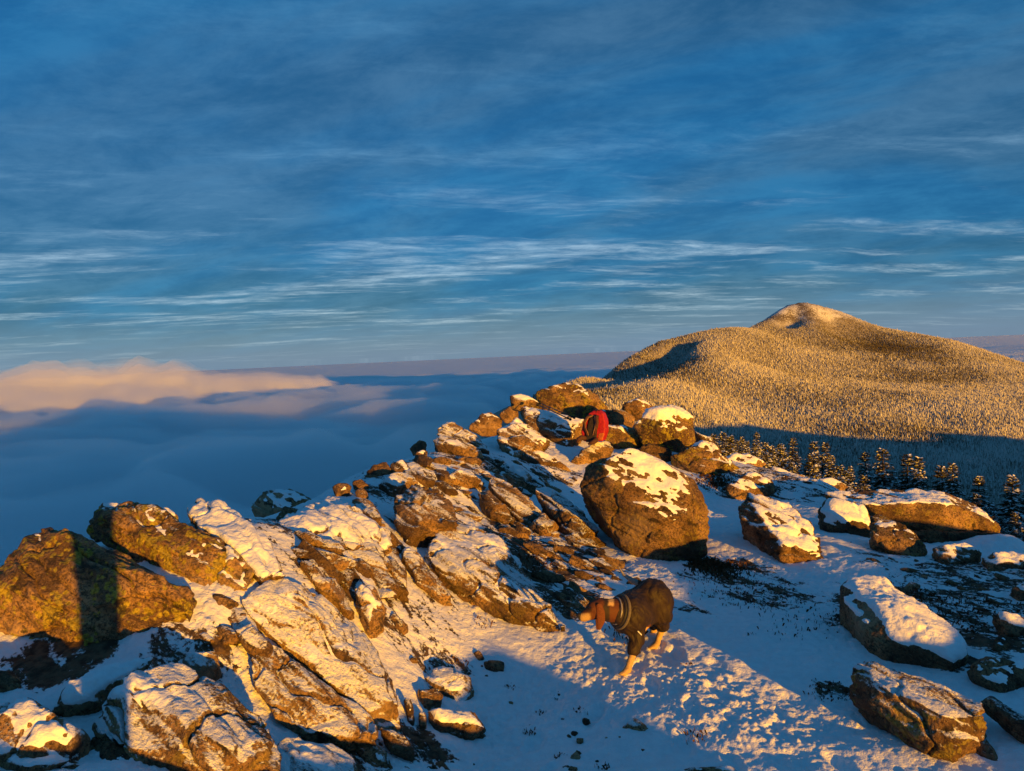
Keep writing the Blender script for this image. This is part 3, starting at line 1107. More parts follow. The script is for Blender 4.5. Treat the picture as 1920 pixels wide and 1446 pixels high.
def build_rocks():
    # ---- lower left
    rock("boulder", "big lichen covered boulder at the left edge with a dark shadow stripe down it",
         [(-90, 1060), (0, 1027), (63, 990), (129, 979), (168, 1003), (215, 1037), (297, 1068), (352, 1099), (381, 1132), (376, 1148), (313, 1146), (250, 1162), (219, 1193), (157, 1217), (129, 1205), (86, 1175), (0, 1150), (-90, 1130)],
         cat="boulder", snow=-0.05, dust=0.12, lichen=1.0, bulge=0.12, follow=0.25, lean=0.55, thick=0.45, tint=1.15)
    rock("boulder", "long lichen boulder lying behind the shadow striped boulder, split from it by a dark gap",
         [(137, 978), (188, 941), (239, 939), (274, 943), (309, 954), (364, 990), (415, 1013), (446, 1037), (482, 1070), (470, 1099), (438, 1119), (391, 1111), (337, 1076), (274, 1044), (205, 1015)],
         cat="boulder", snow=0.22, dust=0.45, lichen=1.0, follow=0.35, lean=0.7, bulge=0.12, tint=1.1)
    rock("tilted_rock", "smooth tilted slab almost fully white with snow, left of the dark cliff edge rock",
         [(344, 952), (376, 931), (415, 938), (458, 973), (493, 993), (513, 1017), (531, 1073), (489, 1088), (454, 1040), (423, 1017), (372, 990)],
         cat="slab", snow=0.62, dust=0.9, follow=0.6, lean=0.9, bulge=0.05, thick=0.4, chips=1)
    rock("rock", "dark shaded rock on the cliff edge against the blue clouds, snow on top",
         [(470, 943), (501, 916), (556, 918), (596, 935), (628, 950), (600, 985), (501, 990), (475, 984)], snow=0.35, dust=0.5, D=8.6, follow=0.0, lean=0.6, dz=0)
    rock("tilted_rock", "largest snow crusted slab in the left foreground, running to a point",
         [(448, 1120), (534, 1076), (577, 1096), (638, 1147), (688, 1180), (706, 1232), (735, 1272), (753, 1340), (704, 1348), (617, 1272), (567, 1240), (520, 1205), (470, 1160)],
         ridge=[(640, 1165, 0.12), (690, 1235, 0.12), (560, 1110, 0.12), (725, 1310, 0.06)], cat="slab", snow=0.30, sthick=0.014, dust=0.92, follow=0.72, lean=0.8, bulge=0.03, thick=0.30, chips=2, strata=0.6)
    rock("tilted_rock", "brown slab with frosty patches, directly below the largest snow crusted slab",
         [(470, 1235), (517, 1203), (573, 1241), (622, 1279), (652, 1302), (706, 1349), (709, 1383), (646, 1390), (579, 1375), (520, 1340), (470, 1290)],
         ridge=[(600, 1290, 0.10), (660, 1345, 0.08)], cat="slab", snow=0.05, sthick=0.015, dust=0.72, follow=0.65, lean=0.8, bulge=0.04, thick=0.35, chips=2)
    rock("boulder", "front boulder with an undercut golden face in the bottom left foreground",
         [(155, 1322), (235, 1268), (294, 1231), (337, 1243), (350, 1266), (411, 1290), (495, 1334), (520, 1389), (500, 1470), (400, 1470), (340, 1420), (235, 1404), (168, 1366)],
         ridge=[(235, 1300, 0.10), (340, 1345, 0.14), (420, 1395, 0.16), (200, 1320, 0.06)], cat="boulder", base=(380, 1446), snow=0.30, dust=0.8, lichen=0.35, follow=0.45, lean=0.7, bulge=0.02, thick=0.45)
    rock("rock", "small snow topped rock in the bottom left corner",
         [(-60, 1330), (0, 1311), (59, 1308), (110, 1341), (168, 1380), (173, 1405), (149, 1434), (60, 1450), (-60, 1480)], base=(100, 1446), snow=0.25, dust=0.7, follow=0.3, lean=0.6, bulge=0.14)
    rock("rock", "dark little rock in the shaded hollow at the left edge", [(-40, 1262), (0, 1256), (24, 1258), (39, 1275), (37, 1295), (10, 1302), (-40, 1304)], snow=-0.1, dust=0.3)
    rock("rock", "shaded brown rock tucked under the right end of the shadow striped boulder",
         [(205, 1207), (258, 1163), (298, 1172), (294, 1215), (235, 1238)], snow=0.0, dust=0.4, tint=0.9, dz=0.25)
    rock("rock", "low flat rock with snow between the striped boulder and the front boulder", [(325, 1242), (352, 1220), (405, 1222), (412, 1240), (378, 1270), (345, 1262)], snow=0.2, dust=0.8, follow=0.6)
    rock("stone", "square orange stone wedged below the long lichen boulder", [(396, 1113), (412, 1109), (447, 1129), (444, 1143), (430, 1148), (398, 1146)], snow=-0.2, dust=0.2, cat="stone", tint=1.1)
    rock("rock", "rounded brown rock just right of the square orange stone, by the big white slab", [(419, 1152), (440, 1143), (462, 1148), (492, 1185), (478, 1198), (432, 1178)], snow=0.1, dust=0.5)
    rock("rock", "orange rock at the bottom edge between brown slab and shaded snow", [(663, 1389), (692, 1386), (727, 1410), (745, 1450), (735, 1470), (690, 1460), (664, 1414)], base=(735, 1446), snow=0.12, dust=0.7)
    rock("tilted_rock", "frost spotted ledge on the bottom edge right of the front boulder",
         [(515, 1395), (560, 1378), (620, 1392), (668, 1425), (690, 1475), (520, 1480)], base=(600, 1446), cat="slab", snow=0.18, dust=0.82, follow=0.6, bulge=0.05)
    rock("tilted_rock", "thin dark splinter of rock pointing at the shaded snow below the brown slab", [(710, 1364), (740, 1368), (777, 1396), (772, 1414), (735, 1402)], cat="slab", snow=0.2, dust=0.7, follow=0.6)
    # the broken block by the shaded path
    rock("rock", "upper frosty piece of the broken block standing by the shaded snow path",
         [(794, 1272), (815, 1249), (847, 1248), (881, 1270), (890, 1302), (874, 1320), (830, 1322), (797, 1292)], snow=0.22, dust=0.85, follow=0.4, dz=0.12)
    rock("rock", "upright orange left piece of the broken block standing by the shaded snow path",
         [(780, 1293), (815, 1287), (832, 1300), (820, 1335), (790, 1337)], snow=0.0, dust=0.45, dz=0.05)
    rock("rock", "lower snow capped piece of the broken block standing by the shaded snow path",
         [(798, 1332), (850, 1330), (890, 1334), (913, 1369), (880, 1380), (846, 1386), (815, 1370), (802, 1350)], snow=0.42, dust=0.7, follow=0.35)
    rock("stone", "small upright stone leaning on the left side of the broken block", [(784, 1333), (798, 1332), (800, 1362), (786, 1364)], snow=0.1, dust=0.5, cat="stone", dz=-0.02)
    rock("stone", "thin standing stone at the tip of the largest snow crusted slab", [(755, 1309), (770, 1304), (779, 1344), (775, 1366), (765, 1357)], snow=0.2, dust=0.6, cat="stone")
    # ---- centre left slope
    rock("tilted_rock", "broad snow covered ledge on the left slope with brown rock showing through",
         [(495, 985), (560, 943), (620, 934), (680, 957), (722, 990), (738, 1022), (705, 1046), (640, 1020), (565, 1012)], cat="slab", snow=0.45, dust=0.95, follow=0.75, bulge=0.05, thick=0.3)
    rock("tilted_rock", "narrow brown rib of rock in the white snow below the broad ledge", [(600, 1017), (618, 1014), (640, 1035), (658, 1070), (636, 1066), (618, 1043)], cat="slab", snow=-0.05, dust=0.5, follow=0.5)
    rock("stone", "round brown stone at the upper end of the two orange blocks on the left slope", [(661, 1055), (677, 1046), (702, 1067), (690, 1087), (665, 1081)], snow=0.0, dust=0.5, cat="stone")
    rock("rock", "orange angular block below the round brown stone on the left slope", [(697, 1077), (722, 1065), (753, 1090), (773, 1121), (742, 1112), (704, 1097)], snow=0.1, dust=0.55, follow=0.5)
    rock("tilted_rock", "snow covered slab with a sharp dark left edge, above the shaded path", [(665, 1090), (701, 1097), (724, 1136), (718, 1160), (704, 1170), (690, 1179), (674, 1136)], cat="slab", snow=0.42, dust=0.8, follow=0.55)
    rock("rock", "orange block at the lower end of the sharp edged slab, above the shaded path", [(709, 1166), (739, 1147), (770, 1177), (759, 1194), (722, 1180)], snow=0.05, dust=0.55)
    rock("tilted_rock", "long orange slab with a crack near its pointed tip, beside the dog",
         [(788, 1022), (802, 988), (831, 979), (904, 993), (941, 1009), (975, 1047), (998, 1088), (1030, 1138), (1056, 1178), (1022, 1174), (978, 1162), (894, 1118), (850, 1096), (812, 1060)],
         ridge=[(806, 1003, 0.10), (852, 1021, 0.22), (904, 1053, 0.28), (965, 1100, 0.26), (1012, 1142, 0.14)], cat="slab", snow=0.30, dust=0.8, follow=0.7, lean=0.8, bulge=0.0, thick=0.3, chips=1, lichen=0.15)
    rock("boulder", "angular brown boulder on the left slope just above the long cracked slab",
         [(735, 925), (755, 912), (785, 906), (822, 916), (854, 951), (871, 978), (822, 985), (793, 1003), (764, 1015), (747, 994), (740, 962)],
         ridge=[(764, 922, 0.12), (780, 945, 0.18), (790, 977, 0.16)], cat="boulder", snow=0.12, dust=0.62, follow=0.5, lean=0.7, bulge=0.0)
    rock("tilted_rock", "flat frosted slab behind the angular brown boulder", [(703, 911), (735, 889), (761, 886), (786, 903), (752, 916), (735, 929), (717, 923)], cat="slab", snow=0.3, dust=0.85, follow=0.5, dz=0.1)
    rock("stone", "dark stone on the left cliff edge, nearest to the dark shaded rock", [(622, 911), (635, 903), (660, 908), (652, 924), (630, 932)], snow=0.2, dust=0.4, cat="stone")
    rock("stone", "dark stone second from the left on the cliff edge, half under snow", [(658, 903), (675, 897), (693, 910), (688, 920), (665, 917)], snow=0.05, dust=0.4, cat="stone")
    rock("stone", "grey pointed stone in the snow below the cliff edge stones", [(664, 922), (680, 911), (693, 926), (688, 937), (668, 932)], snow=0.1, dust=0.5, cat="stone")
    rock("rock", "left one of two rounded rocks on the cliff edge with red brown face", [(681, 893), (697, 874), (723, 865), (737, 883), (723, 895), (685, 898)], snow=0.1, dust=0.35)
    rock("rock", "right one of two rounded rocks on the cliff edge with frosted top", [(728, 873), (752, 858), (764, 865), (779, 888), (770, 895), (735, 889)], snow=0.25, dust=0.6)
    rock("tilted_rock", "tilted slab with a bright orange striped top standing out over the clouds",
         [(817, 802), (834, 786), (852, 792), (898, 816), (923, 852), (881, 838), (846, 822), (819, 820)], cat="slab", snow=0.05, dust=0.78, follow=0.3, lean=0.9, bulge=0.04, thick=0.3, dz=-0.1)
    rock("rock", "dark rock with snow streaks under the bright orange striped slab", [(809, 824), (830, 813), (900, 840), (918, 868), (880, 856), (838, 848), (815, 840)], snow=0.18, dust=0.7, follow=0.4, dz=-0.1)
    rock("rock", "dark rock at the cliff edge left of the orange striped slab", [(766, 841), (785, 824), (800, 828), (800, 842), (776, 854)], snow=0.2, dust=0.4)
    rock("rock", "low rock with orange snow top under the dark cliff edge rock", [(775, 851), (790, 841), (802, 845), (801, 865), (785, 865)], snow=0.35, dust=0.4)
    rock("stone", "flat dark oval stone in the snow below the orange striped slab", [(804, 863), (828, 855), (850, 860), (832, 873), (812, 871)], snow=-0.2, dust=0.2, cat="stone", tint=0.8)
    rock("rock", "snow topped dark rock on the skyline right of the orange striped slab", [(877, 800), (904, 773), (922, 772), (943, 787), (940, 807), (910, 812)], snow=0.4, dust=0.5)
    rock("rock", "dark rock on the skyline below the small flat crest slab", [(932, 777), (957, 760), (974, 766), (976, 782), (948, 790)], snow=0.25, dust=0.3)
    # ---- crest
    rock("tilted_rock", "small flat slab at the left end of the crest above the trekking poles", [(953, 742), (976, 737), (999, 747), (1019, 759), (987, 762), (958, 758)], cat="slab", base=(987, 765), D=14.6, snow=0.35, dust=0.7, lichen=0.4, follow=0, lean=0.8)
    rock("boulder", "topmost boulder of the crest with snow roof and yellow lichen face", [(1001, 737), (1022, 723), (1055, 713), (1087, 720), (1116, 738), (1147, 763), (1110, 772), (1081, 776), (1046, 770), (1014, 753)], cat="boulder", base=(1081, 776), D=15.0, snow=0.30, dust=0.35, lichen=0.9, follow=0, lean=0.7, bulge=0.15)
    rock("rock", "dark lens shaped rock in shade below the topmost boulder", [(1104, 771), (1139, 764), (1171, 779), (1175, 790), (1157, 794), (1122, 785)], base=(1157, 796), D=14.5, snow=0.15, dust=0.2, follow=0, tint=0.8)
    rock("tilted_rock", "thin sloping slab right of the dark lens shaped rock", [(1143, 763), (1168, 770), (1192, 782), (1187, 796), (1165, 790)], base=(1178, 796), D=15.3, cat="slab", snow=0.2, dust=0.6, follow=0, lean=0.9)
    rock("tilted_rock", "long slab carrying the trekking poles, with dark shaded end beside the backpack",
         [(972, 768), (985, 759), (1017, 770), (1055, 783), (1096, 786), (1092, 817), (1063, 835), (1028, 816), (987, 793)], ridge=[(985, 770, 0.1), (1030, 792, 0.18), (1085, 797, 0.2)], cat="slab", base=(1063, 838), D=12.9, snow=0.36, dust=0.7, follow=0, lean=1.3, bulge=0.0)
    rock("tilted_rock", "steep dark slab with lit snow top below the long crest slab",
         [(930, 808), (950, 784), (970, 781), (987, 796), (1036, 827), (1014, 840), (980, 852), (958, 856), (936, 836)], ridge=[(955, 795, 0.1), (975, 822, 0.15)], cat="slab", snow=0.30, dust=0.7, follow=0.3, lean=0.8, bulge=0.0)
    rock("rock", "brown rock in the snow below the backpack with a sharp lit top edge", [(960, 853), (985, 842), (1011, 845), (1040, 864), (1077, 886), (1043, 883), (996, 881), (964, 871)], snow=0.18, dust=0.6, follow=0.3)
    rock("rock", "small golden rock the backpack stands on", [(1067, 866), (1087, 846), (1116, 828), (1142, 825), (1162, 840), (1133, 845), (1098, 863), (1081, 872)], snow=0.15, dust=0.75, follow=0.35, D=11.9)
    rock("tilted_rock", "lichen slab right behind the backpack with snow on its ridge", [(1128, 792), (1180, 798), (1206, 815), (1214, 829), (1192, 847), (1157, 835), (1128, 818)], base=(1192, 849), D=12.9, cat="slab", snow=0.22, dust=0.4, lichen=0.7, follow=0, lean=0.6)
    rock("boulder", "mushroom shaped boulder with a thick white snow cap on the crest", [(1186, 797), (1209, 773), (1244, 766), (1279, 770), (1305, 784), (1312, 808), (1302, 829), (1265, 842), (1230, 831), (1206, 819)], cat="boulder", base=(1265, 842), D=12.6, snow=0.50, sthick=0.10, dust=0.25, lichen=1.0, follow=0, lean=0.5, bulge=0.2, strata=0.5)
    rock("rock", "small peaked rock on the skyline behind the mushroom shaped boulder", [(1162, 760), (1183, 746), (1199, 745), (1236, 765), (1209, 780), (1177, 776)], base=(1200, 780), D=15.5, snow=0.35, dust=0.5, follow=0)
    rock("tilted_rock", "sloping slab behind the mushroom shaped boulder, on the forest side", [(1300, 806), (1335, 821), (1360, 855), (1345, 862), (1310, 840)], base=(1345, 862), D=12.8, cat="slab", snow=0.3, dust=0.7, follow=0, lean=0.9)
    rock("boulder", "lichen boulder with a snow shelf right under the mushroom shaped boulder", [(1257, 853), (1285, 834), (1320, 828), (1355, 852), (1398, 885), (1355, 907), (1317, 909), (1282, 880), (1259, 866)], cat="boulder", snow=0.30, sthick=0.05, dust=0.3, lichen=0.7, follow=0.15, D=11.6)
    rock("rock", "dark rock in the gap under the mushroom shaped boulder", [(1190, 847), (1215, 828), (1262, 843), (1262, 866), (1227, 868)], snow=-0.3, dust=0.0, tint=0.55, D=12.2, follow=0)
    rock("boulder", "largest rounded granite boulder in the middle with snow draped over its top",
         [(1081, 883), (1101, 861), (1133, 843), (1162, 842), (1206, 851), (1256, 870), (1302, 902), (1323, 937), (1331, 972), (1327, 1024), (1314, 1046), (1288, 1054), (1232, 1045), (1180, 1014), (1133, 974), (1098, 942), (1082, 908)],
         cat="boulder", snow=0.33, sthick=0.03, dust=0.22, lichen=0.35, follow=0.12, lean=0.55, bulge=0.24, thick=0.6, rounding=3, chips=10, strata=0.6, tint=0.78)
    # ---- layered ribs left of the large boulder
    rock("tilted_rock", "layered brown slab in the middle of the slope, left of the narrow dark sided slab",
         [(911, 900), (926, 890), (950, 904), (996, 936), (1019, 960), (998, 985), (973, 974), (938, 940)], cat="slab", ridge=[(930, 905, 0.1), (965, 945, 0.14)], snow=0.12, dust=0.7, follow=0.6, bulge=0.0)
    rock("tilted_rock", "narrow slab with dark left side and frosted top, beside the largest boulder",
         [(998, 914), (1022, 908), (1063, 933), (1092, 959), (1124, 995), (1087, 1013), (1063, 1000), (1031, 962)], ridge=[(1010, 917, 0.08), (1045, 948, 0.2), (1080, 982, 0.2), (1095, 1003, 0.12)], cat="slab", snow=0.15, dust=0.75, follow=0.6, bulge=0.0)
    rock("tilted_rock", "low orange rib continuing down from the layered brown slab", [(1015, 960), (1050, 988), (1042, 1002), (1010, 1000), (990, 985)], cat="slab", snow=0.05, dust=0.65, follow=0.7)
    rock("tilted_rock", "short rib of brown rock on the left of the layered brown slab", [(894, 921), (910, 914), (945, 945), (967, 970), (950, 980), (920, 967), (900, 942)], cat="slab", snow=0.1, dust=0.65, follow=0.6)
    rock("rock", "frosted rock in the snow above the narrow dark sided slab", [(948, 879), (967, 870), (998, 893), (987, 907), (958, 895)], snow=0.2, dust=0.8, follow=0.5)
    rock("rock", "dark grey rock in the snow above the short rib", [(832, 892), (853, 881), (880, 884), (905, 900), (888, 912), (845, 908)], snow=0.25, dust=0.7, follow=0.5)
    # ---- right side
    rock("boulder", "long snow covered boulder with black left flank, right of the largest boulder",
         [(1385, 948), (1404, 925), (1436, 921), (1477, 942), (1521, 972), (1528, 995), (1543, 1022), (1545, 1043), (1497, 1056), (1468, 1050), (1433, 1012), (1392, 974)],
         ridge=[(1404, 942, 0.12), (1420, 962, 0.2), (1450, 1002, 0.2), (1482, 1034, 0.15)], cat="boulder", snow=0.45, sthick=0.035, dust=0.5, follow=0.45, lean=0.7, bulge=0.02)
    rock("boulder", "rounded snow topped boulder above the long black flanked boulder", [(1358, 911), (1395, 885), (1418, 881), (1454, 899), (1456, 921), (1427, 925), (1404, 932), (1377, 940), (1359, 919)], cat="boulder", snow=0.40, sthick=0.04, dust=0.4, follow=0.2, dz=0.1)
    rock("rock", "golden snow covered rock at the edge of the spruce trees, nearest the crest", [(1345, 862), (1383, 846), (1421, 860), (1441, 871), (1415, 879), (1395, 888), (1360, 892)], snow=0.42, sthick=0.04, dust=0.5, D=12.4, follow=0, lean=1.0)
    rock("rock", "low golden rock at the edge of the spruce trees, second from the crest", [(1436, 874), (1471, 884), (1525, 899), (1494, 904), (1465, 902), (1445, 888)], snow=0.42, dust=0.6, D=12.2, follow=0, lean=1.2)
    rock("rock", "flat snowy rock at the edge of the spruce trees, left of the wide undercut ledge", [(1527, 900), (1558, 898), (1595, 912), (1564, 920), (1538, 917)], snow=0.5, dust=0.6, D=11.8, follow=0, lean=1.2)
    rock("tilted_rock", "wide undercut ledge with golden snow in front of the spruce trees on the right",
         [(1538, 926), (1593, 916), (1652, 919), (1739, 921), (1768, 918), (1797, 933), (1856, 962), (1893, 985), (1888, 1000), (1830, 1002), (1760, 996), (1690, 985), (1640, 962), (1580, 950)],
         ridge=[(1620, 946, 0.35), (1700, 945, 0.42), (1790, 948, 0.42)], cat="slab", base=(1760, 1000), D=9.3, snow=0.22, sthick=0.05, dust=0.25, lichen=0.4, follow=0, lean=1.2, bulge=0.0, thick=0.4, strata=0.5)
    rock("rock", "dark shaded rock under the wide undercut ledge", [(1690, 990), (1800, 1000), (1890, 1000), (1935, 1020), (1925, 1042), (1850, 1032), (1760, 1022), (1705, 1008)], base=(1850, 1035), snow=-1, dust=-1.0, tint=0.6, dz=0.3, follow=0)  # stands in for the overhang's shade: tint darkened, frost left off
    rock("boulder", "round snow capped boulder in front of the wide undercut ledge", [(1534, 953), (1547, 939), (1582, 940), (1622, 956), (1639, 978), (1633, 1002), (1608, 1006), (1582, 992), (1543, 988)], cat="boulder", snow=0.48, sthick=0.05, dust=0.4, follow=0.2, lean=0.7)
    rock("tilted_rock", "tapering brown boulder to the right of the round snow capped boulder", [(1633, 964), (1652, 965), (1695, 989), (1722, 1003), (1741, 1027), (1735, 1043), (1710, 1044), (1666, 1018), (1634, 1006)], cat="boulder", snow=0.15, dust=0.4, lichen=0.3, follow=0.25, lean=0.7)
    rock("rock", "low rock with a frosted lit top below the wide undercut ledge", [(1750, 1026), (1768, 1019), (1815, 1024), (1843, 1036), (1838, 1052), (1797, 1046), (1774, 1060), (1763, 1058)], snow=0.35, dust=0.7, follow=0.4)
    rock("rock", "low rock with lit snow at the right edge below the ledge", [(1840, 1043), (1879, 1032), (1945, 1040), (1945, 1064), (1873, 1066), (1854, 1074)], snow=0.35, dust=0.6, follow=0.4)
    rock("tilted_rock", "long slab under a smooth golden snow blanket on the right, with a dark rough flank",
         [(1574, 1097), (1591, 1083), (1652, 1083), (1684, 1102), (1727, 1134), (1780, 1174), (1812, 1209), (1818, 1231), (1790, 1246), (1754, 1236), (1711, 1233), (1679, 1222), (1631, 1193), (1599, 1158), (1575, 1122)],
         ridge=[(1605, 1105, 0.12), (1622, 1130, 0.18), (1655, 1152, 0.22), (1714, 1180, 0.20), (1745, 1212, 0.12)], cat="slab", snow=0.55, sthick=0.05, dust=0.3, follow=0.55, lean=0.7, bulge=0.0, rounding=6, chips=1, strata=0.25)
    rock("boulder", "elongated dark boulder with frosted top and golden right end in the lower right",
         [(1592, 1260), (1610, 1243), (1644, 1237), (1674, 1246), (1722, 1270), (1794, 1302), (1849, 1319), (1862, 1354), (1849, 1382), (1820, 1392), (1794, 1414), (1748, 1398), (1714, 1369), (1647, 1329), (1599, 1292)],
         ridge=[(1631, 1262, 0.12), (1674, 1297, 0.18), (1727, 1317, 0.2), (1767, 1341, 0.2), (1825, 1345, 0.14)], cat="boulder", snow=0.10, dust=0.75, lichen=0.6, follow=0.5, lean=0.7, bulge=0.0)
    rock("rock", "golden rock under the right end of the elongated dark boulder", [(1808, 1392), (1847, 1380), (1870, 1415), (1890, 1446), (1850, 1435)], snow=0.1, dust=0.5, dz=0.1)
    rock("rock", "snow topped dark rock at the right edge above the elongated dark boulder", [(1813, 1243), (1842, 1227), (1890, 1234), (1935, 1248), (1935, 1282), (1876, 1302), (1832, 1276)], snow=0.40, dust=0.4, follow=0.2)
    rock("rock", "dark slanting rock in the lower right corner behind the elongated dark boulder", [(1837, 1309), (1855, 1302), (1930, 1350), (1935, 1380), (1880, 1347)], snow=0.1, dust=0.5, follow=0.5)
    rock("rock", "round snow covered rock cut by the right edge of the picture", [(1898, 1102), (1925, 1083), (1965, 1098), (1965, 1128), (1915, 1118)], snow=0.45, dust=0.4)
    rock("rock", "black shaded rock with snow top near the right edge, below the round edge rock", [(1863, 1153), (1887, 1144), (1940, 1165), (1940, 1192), (1890, 1190)], snow=0.35, dust=0.4)
    rock("rock", "black jagged rock near the right edge above the snow topped dark rock", [(1864, 1194), (1887, 1187), (1897, 1210), (1876, 1227), (1860, 1216)], snow=0.0, dust=0.3, tint=0.8)
    rock("stone", "dark stone at the lower end of the golden snow blanket slab", [(1752, 1240), (1772, 1221), (1794, 1243), (1775, 1255)], snow=0.1, dust=0.4, cat="stone")
    rock("stone", "small dark stone in the shaded snow beside the top of the golden snow blanket slab", [(1694, 1101), (1708, 1089), (1729, 1096), (1717, 1109)], snow=0.1, dust=0.5, cat="stone")
    rock("stone", "dark stone lying alone in the shaded snow of the path", [(905, 1241), (926, 1236), (946, 1240), (945, 1258), (910, 1259)], snow=-0.2, dust=0.3, cat="stone", tint=0.9)
    rock("stone", "smaller dark stone just above the lone stone on the shaded path", [(886, 1222), (900, 1219), (910, 1236), (898, 1240)], snow=-0.2, dust=0.3, cat="stone")
    rock("stone", "brown stone half buried under the snow bank behind the dog's back", [(1173, 1090), (1195, 1080), (1206, 1088), (1198, 1096), (1178, 1098)], snow=0.0, dust=0.4, cat="stone")
    rock("stone", "pointed lit stone in the shaded snow near the bottom edge of the path", [(1162, 1362), (1188, 1342), (1218, 1364), (1205, 1374)], snow=0.2, dust=0.7, cat="stone")
    rock("rock", "dark rock cut by the bottom edge of the picture in the shaded snow", [(1275, 1446), (1295, 1436), (1375, 1438), (1390, 1456), (1290, 1470)], base=(1330, 1446), snow=0.1, dust=0.6)
    # ---- further slabs of the left slope
    rock("tilted_rock", "snow buried shelf of rock in the shade between striped boulder and front boulder",
         [(84, 1322), (112, 1290), (180, 1256), (262, 1232), (300, 1232), (250, 1268), (200, 1300), (150, 1325)], cat="slab", snow=0.55, dust=0.9, follow=0.5, bulge=0.05)
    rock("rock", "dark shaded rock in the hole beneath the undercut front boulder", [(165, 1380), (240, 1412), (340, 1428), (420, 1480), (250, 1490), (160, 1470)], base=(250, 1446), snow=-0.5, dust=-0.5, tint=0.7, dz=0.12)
    rock("tilted_rock", "short frosted slab leaning between the two large foreground slabs and the left white slope",
         [(440, 1180), (470, 1165), (510, 1205), (520, 1240), (490, 1238), (455, 1215)], cat="slab", snow=0.15, dust=0.7, follow=0.5)
    rock("tilted_rock", "jagged brown slab on the lit slope above the sharp edged slab",
         [(596, 975), (640, 960), (690, 1000), (735, 1050), (720, 1065), (670, 1040), (620, 1010)], ridge=[(625, 985, 0.10), (680, 1022, 0.12)], cat="slab", snow=0.12, dust=0.72, follow=0.6, bulge=0.0)
    rock("tilted_rock", "long low slab dividing the white left slope, below the narrow brown rib",
         [(560, 1050), (590, 1045), (640, 1095), (668, 1150), (650, 1150), (600, 1105)], ridge=[(590, 1062, 0.08), (632, 1108, 0.10)], cat="slab", snow=0.12, dust=0.75, follow=0.65, bulge=0.0)
    rock("tilted_rock", "angular slab on the lit slope between the cracked slab and the two orange blocks",
         [(745, 1030), (775, 1022), (815, 1075), (850, 1120), (830, 1125), (785, 1090)], ridge=[(770, 1040, 0.08), (810, 1085, 0.10)], cat="slab", snow=0.15, dust=0.72, follow=0.65, bulge=0.0)


build_rocks()


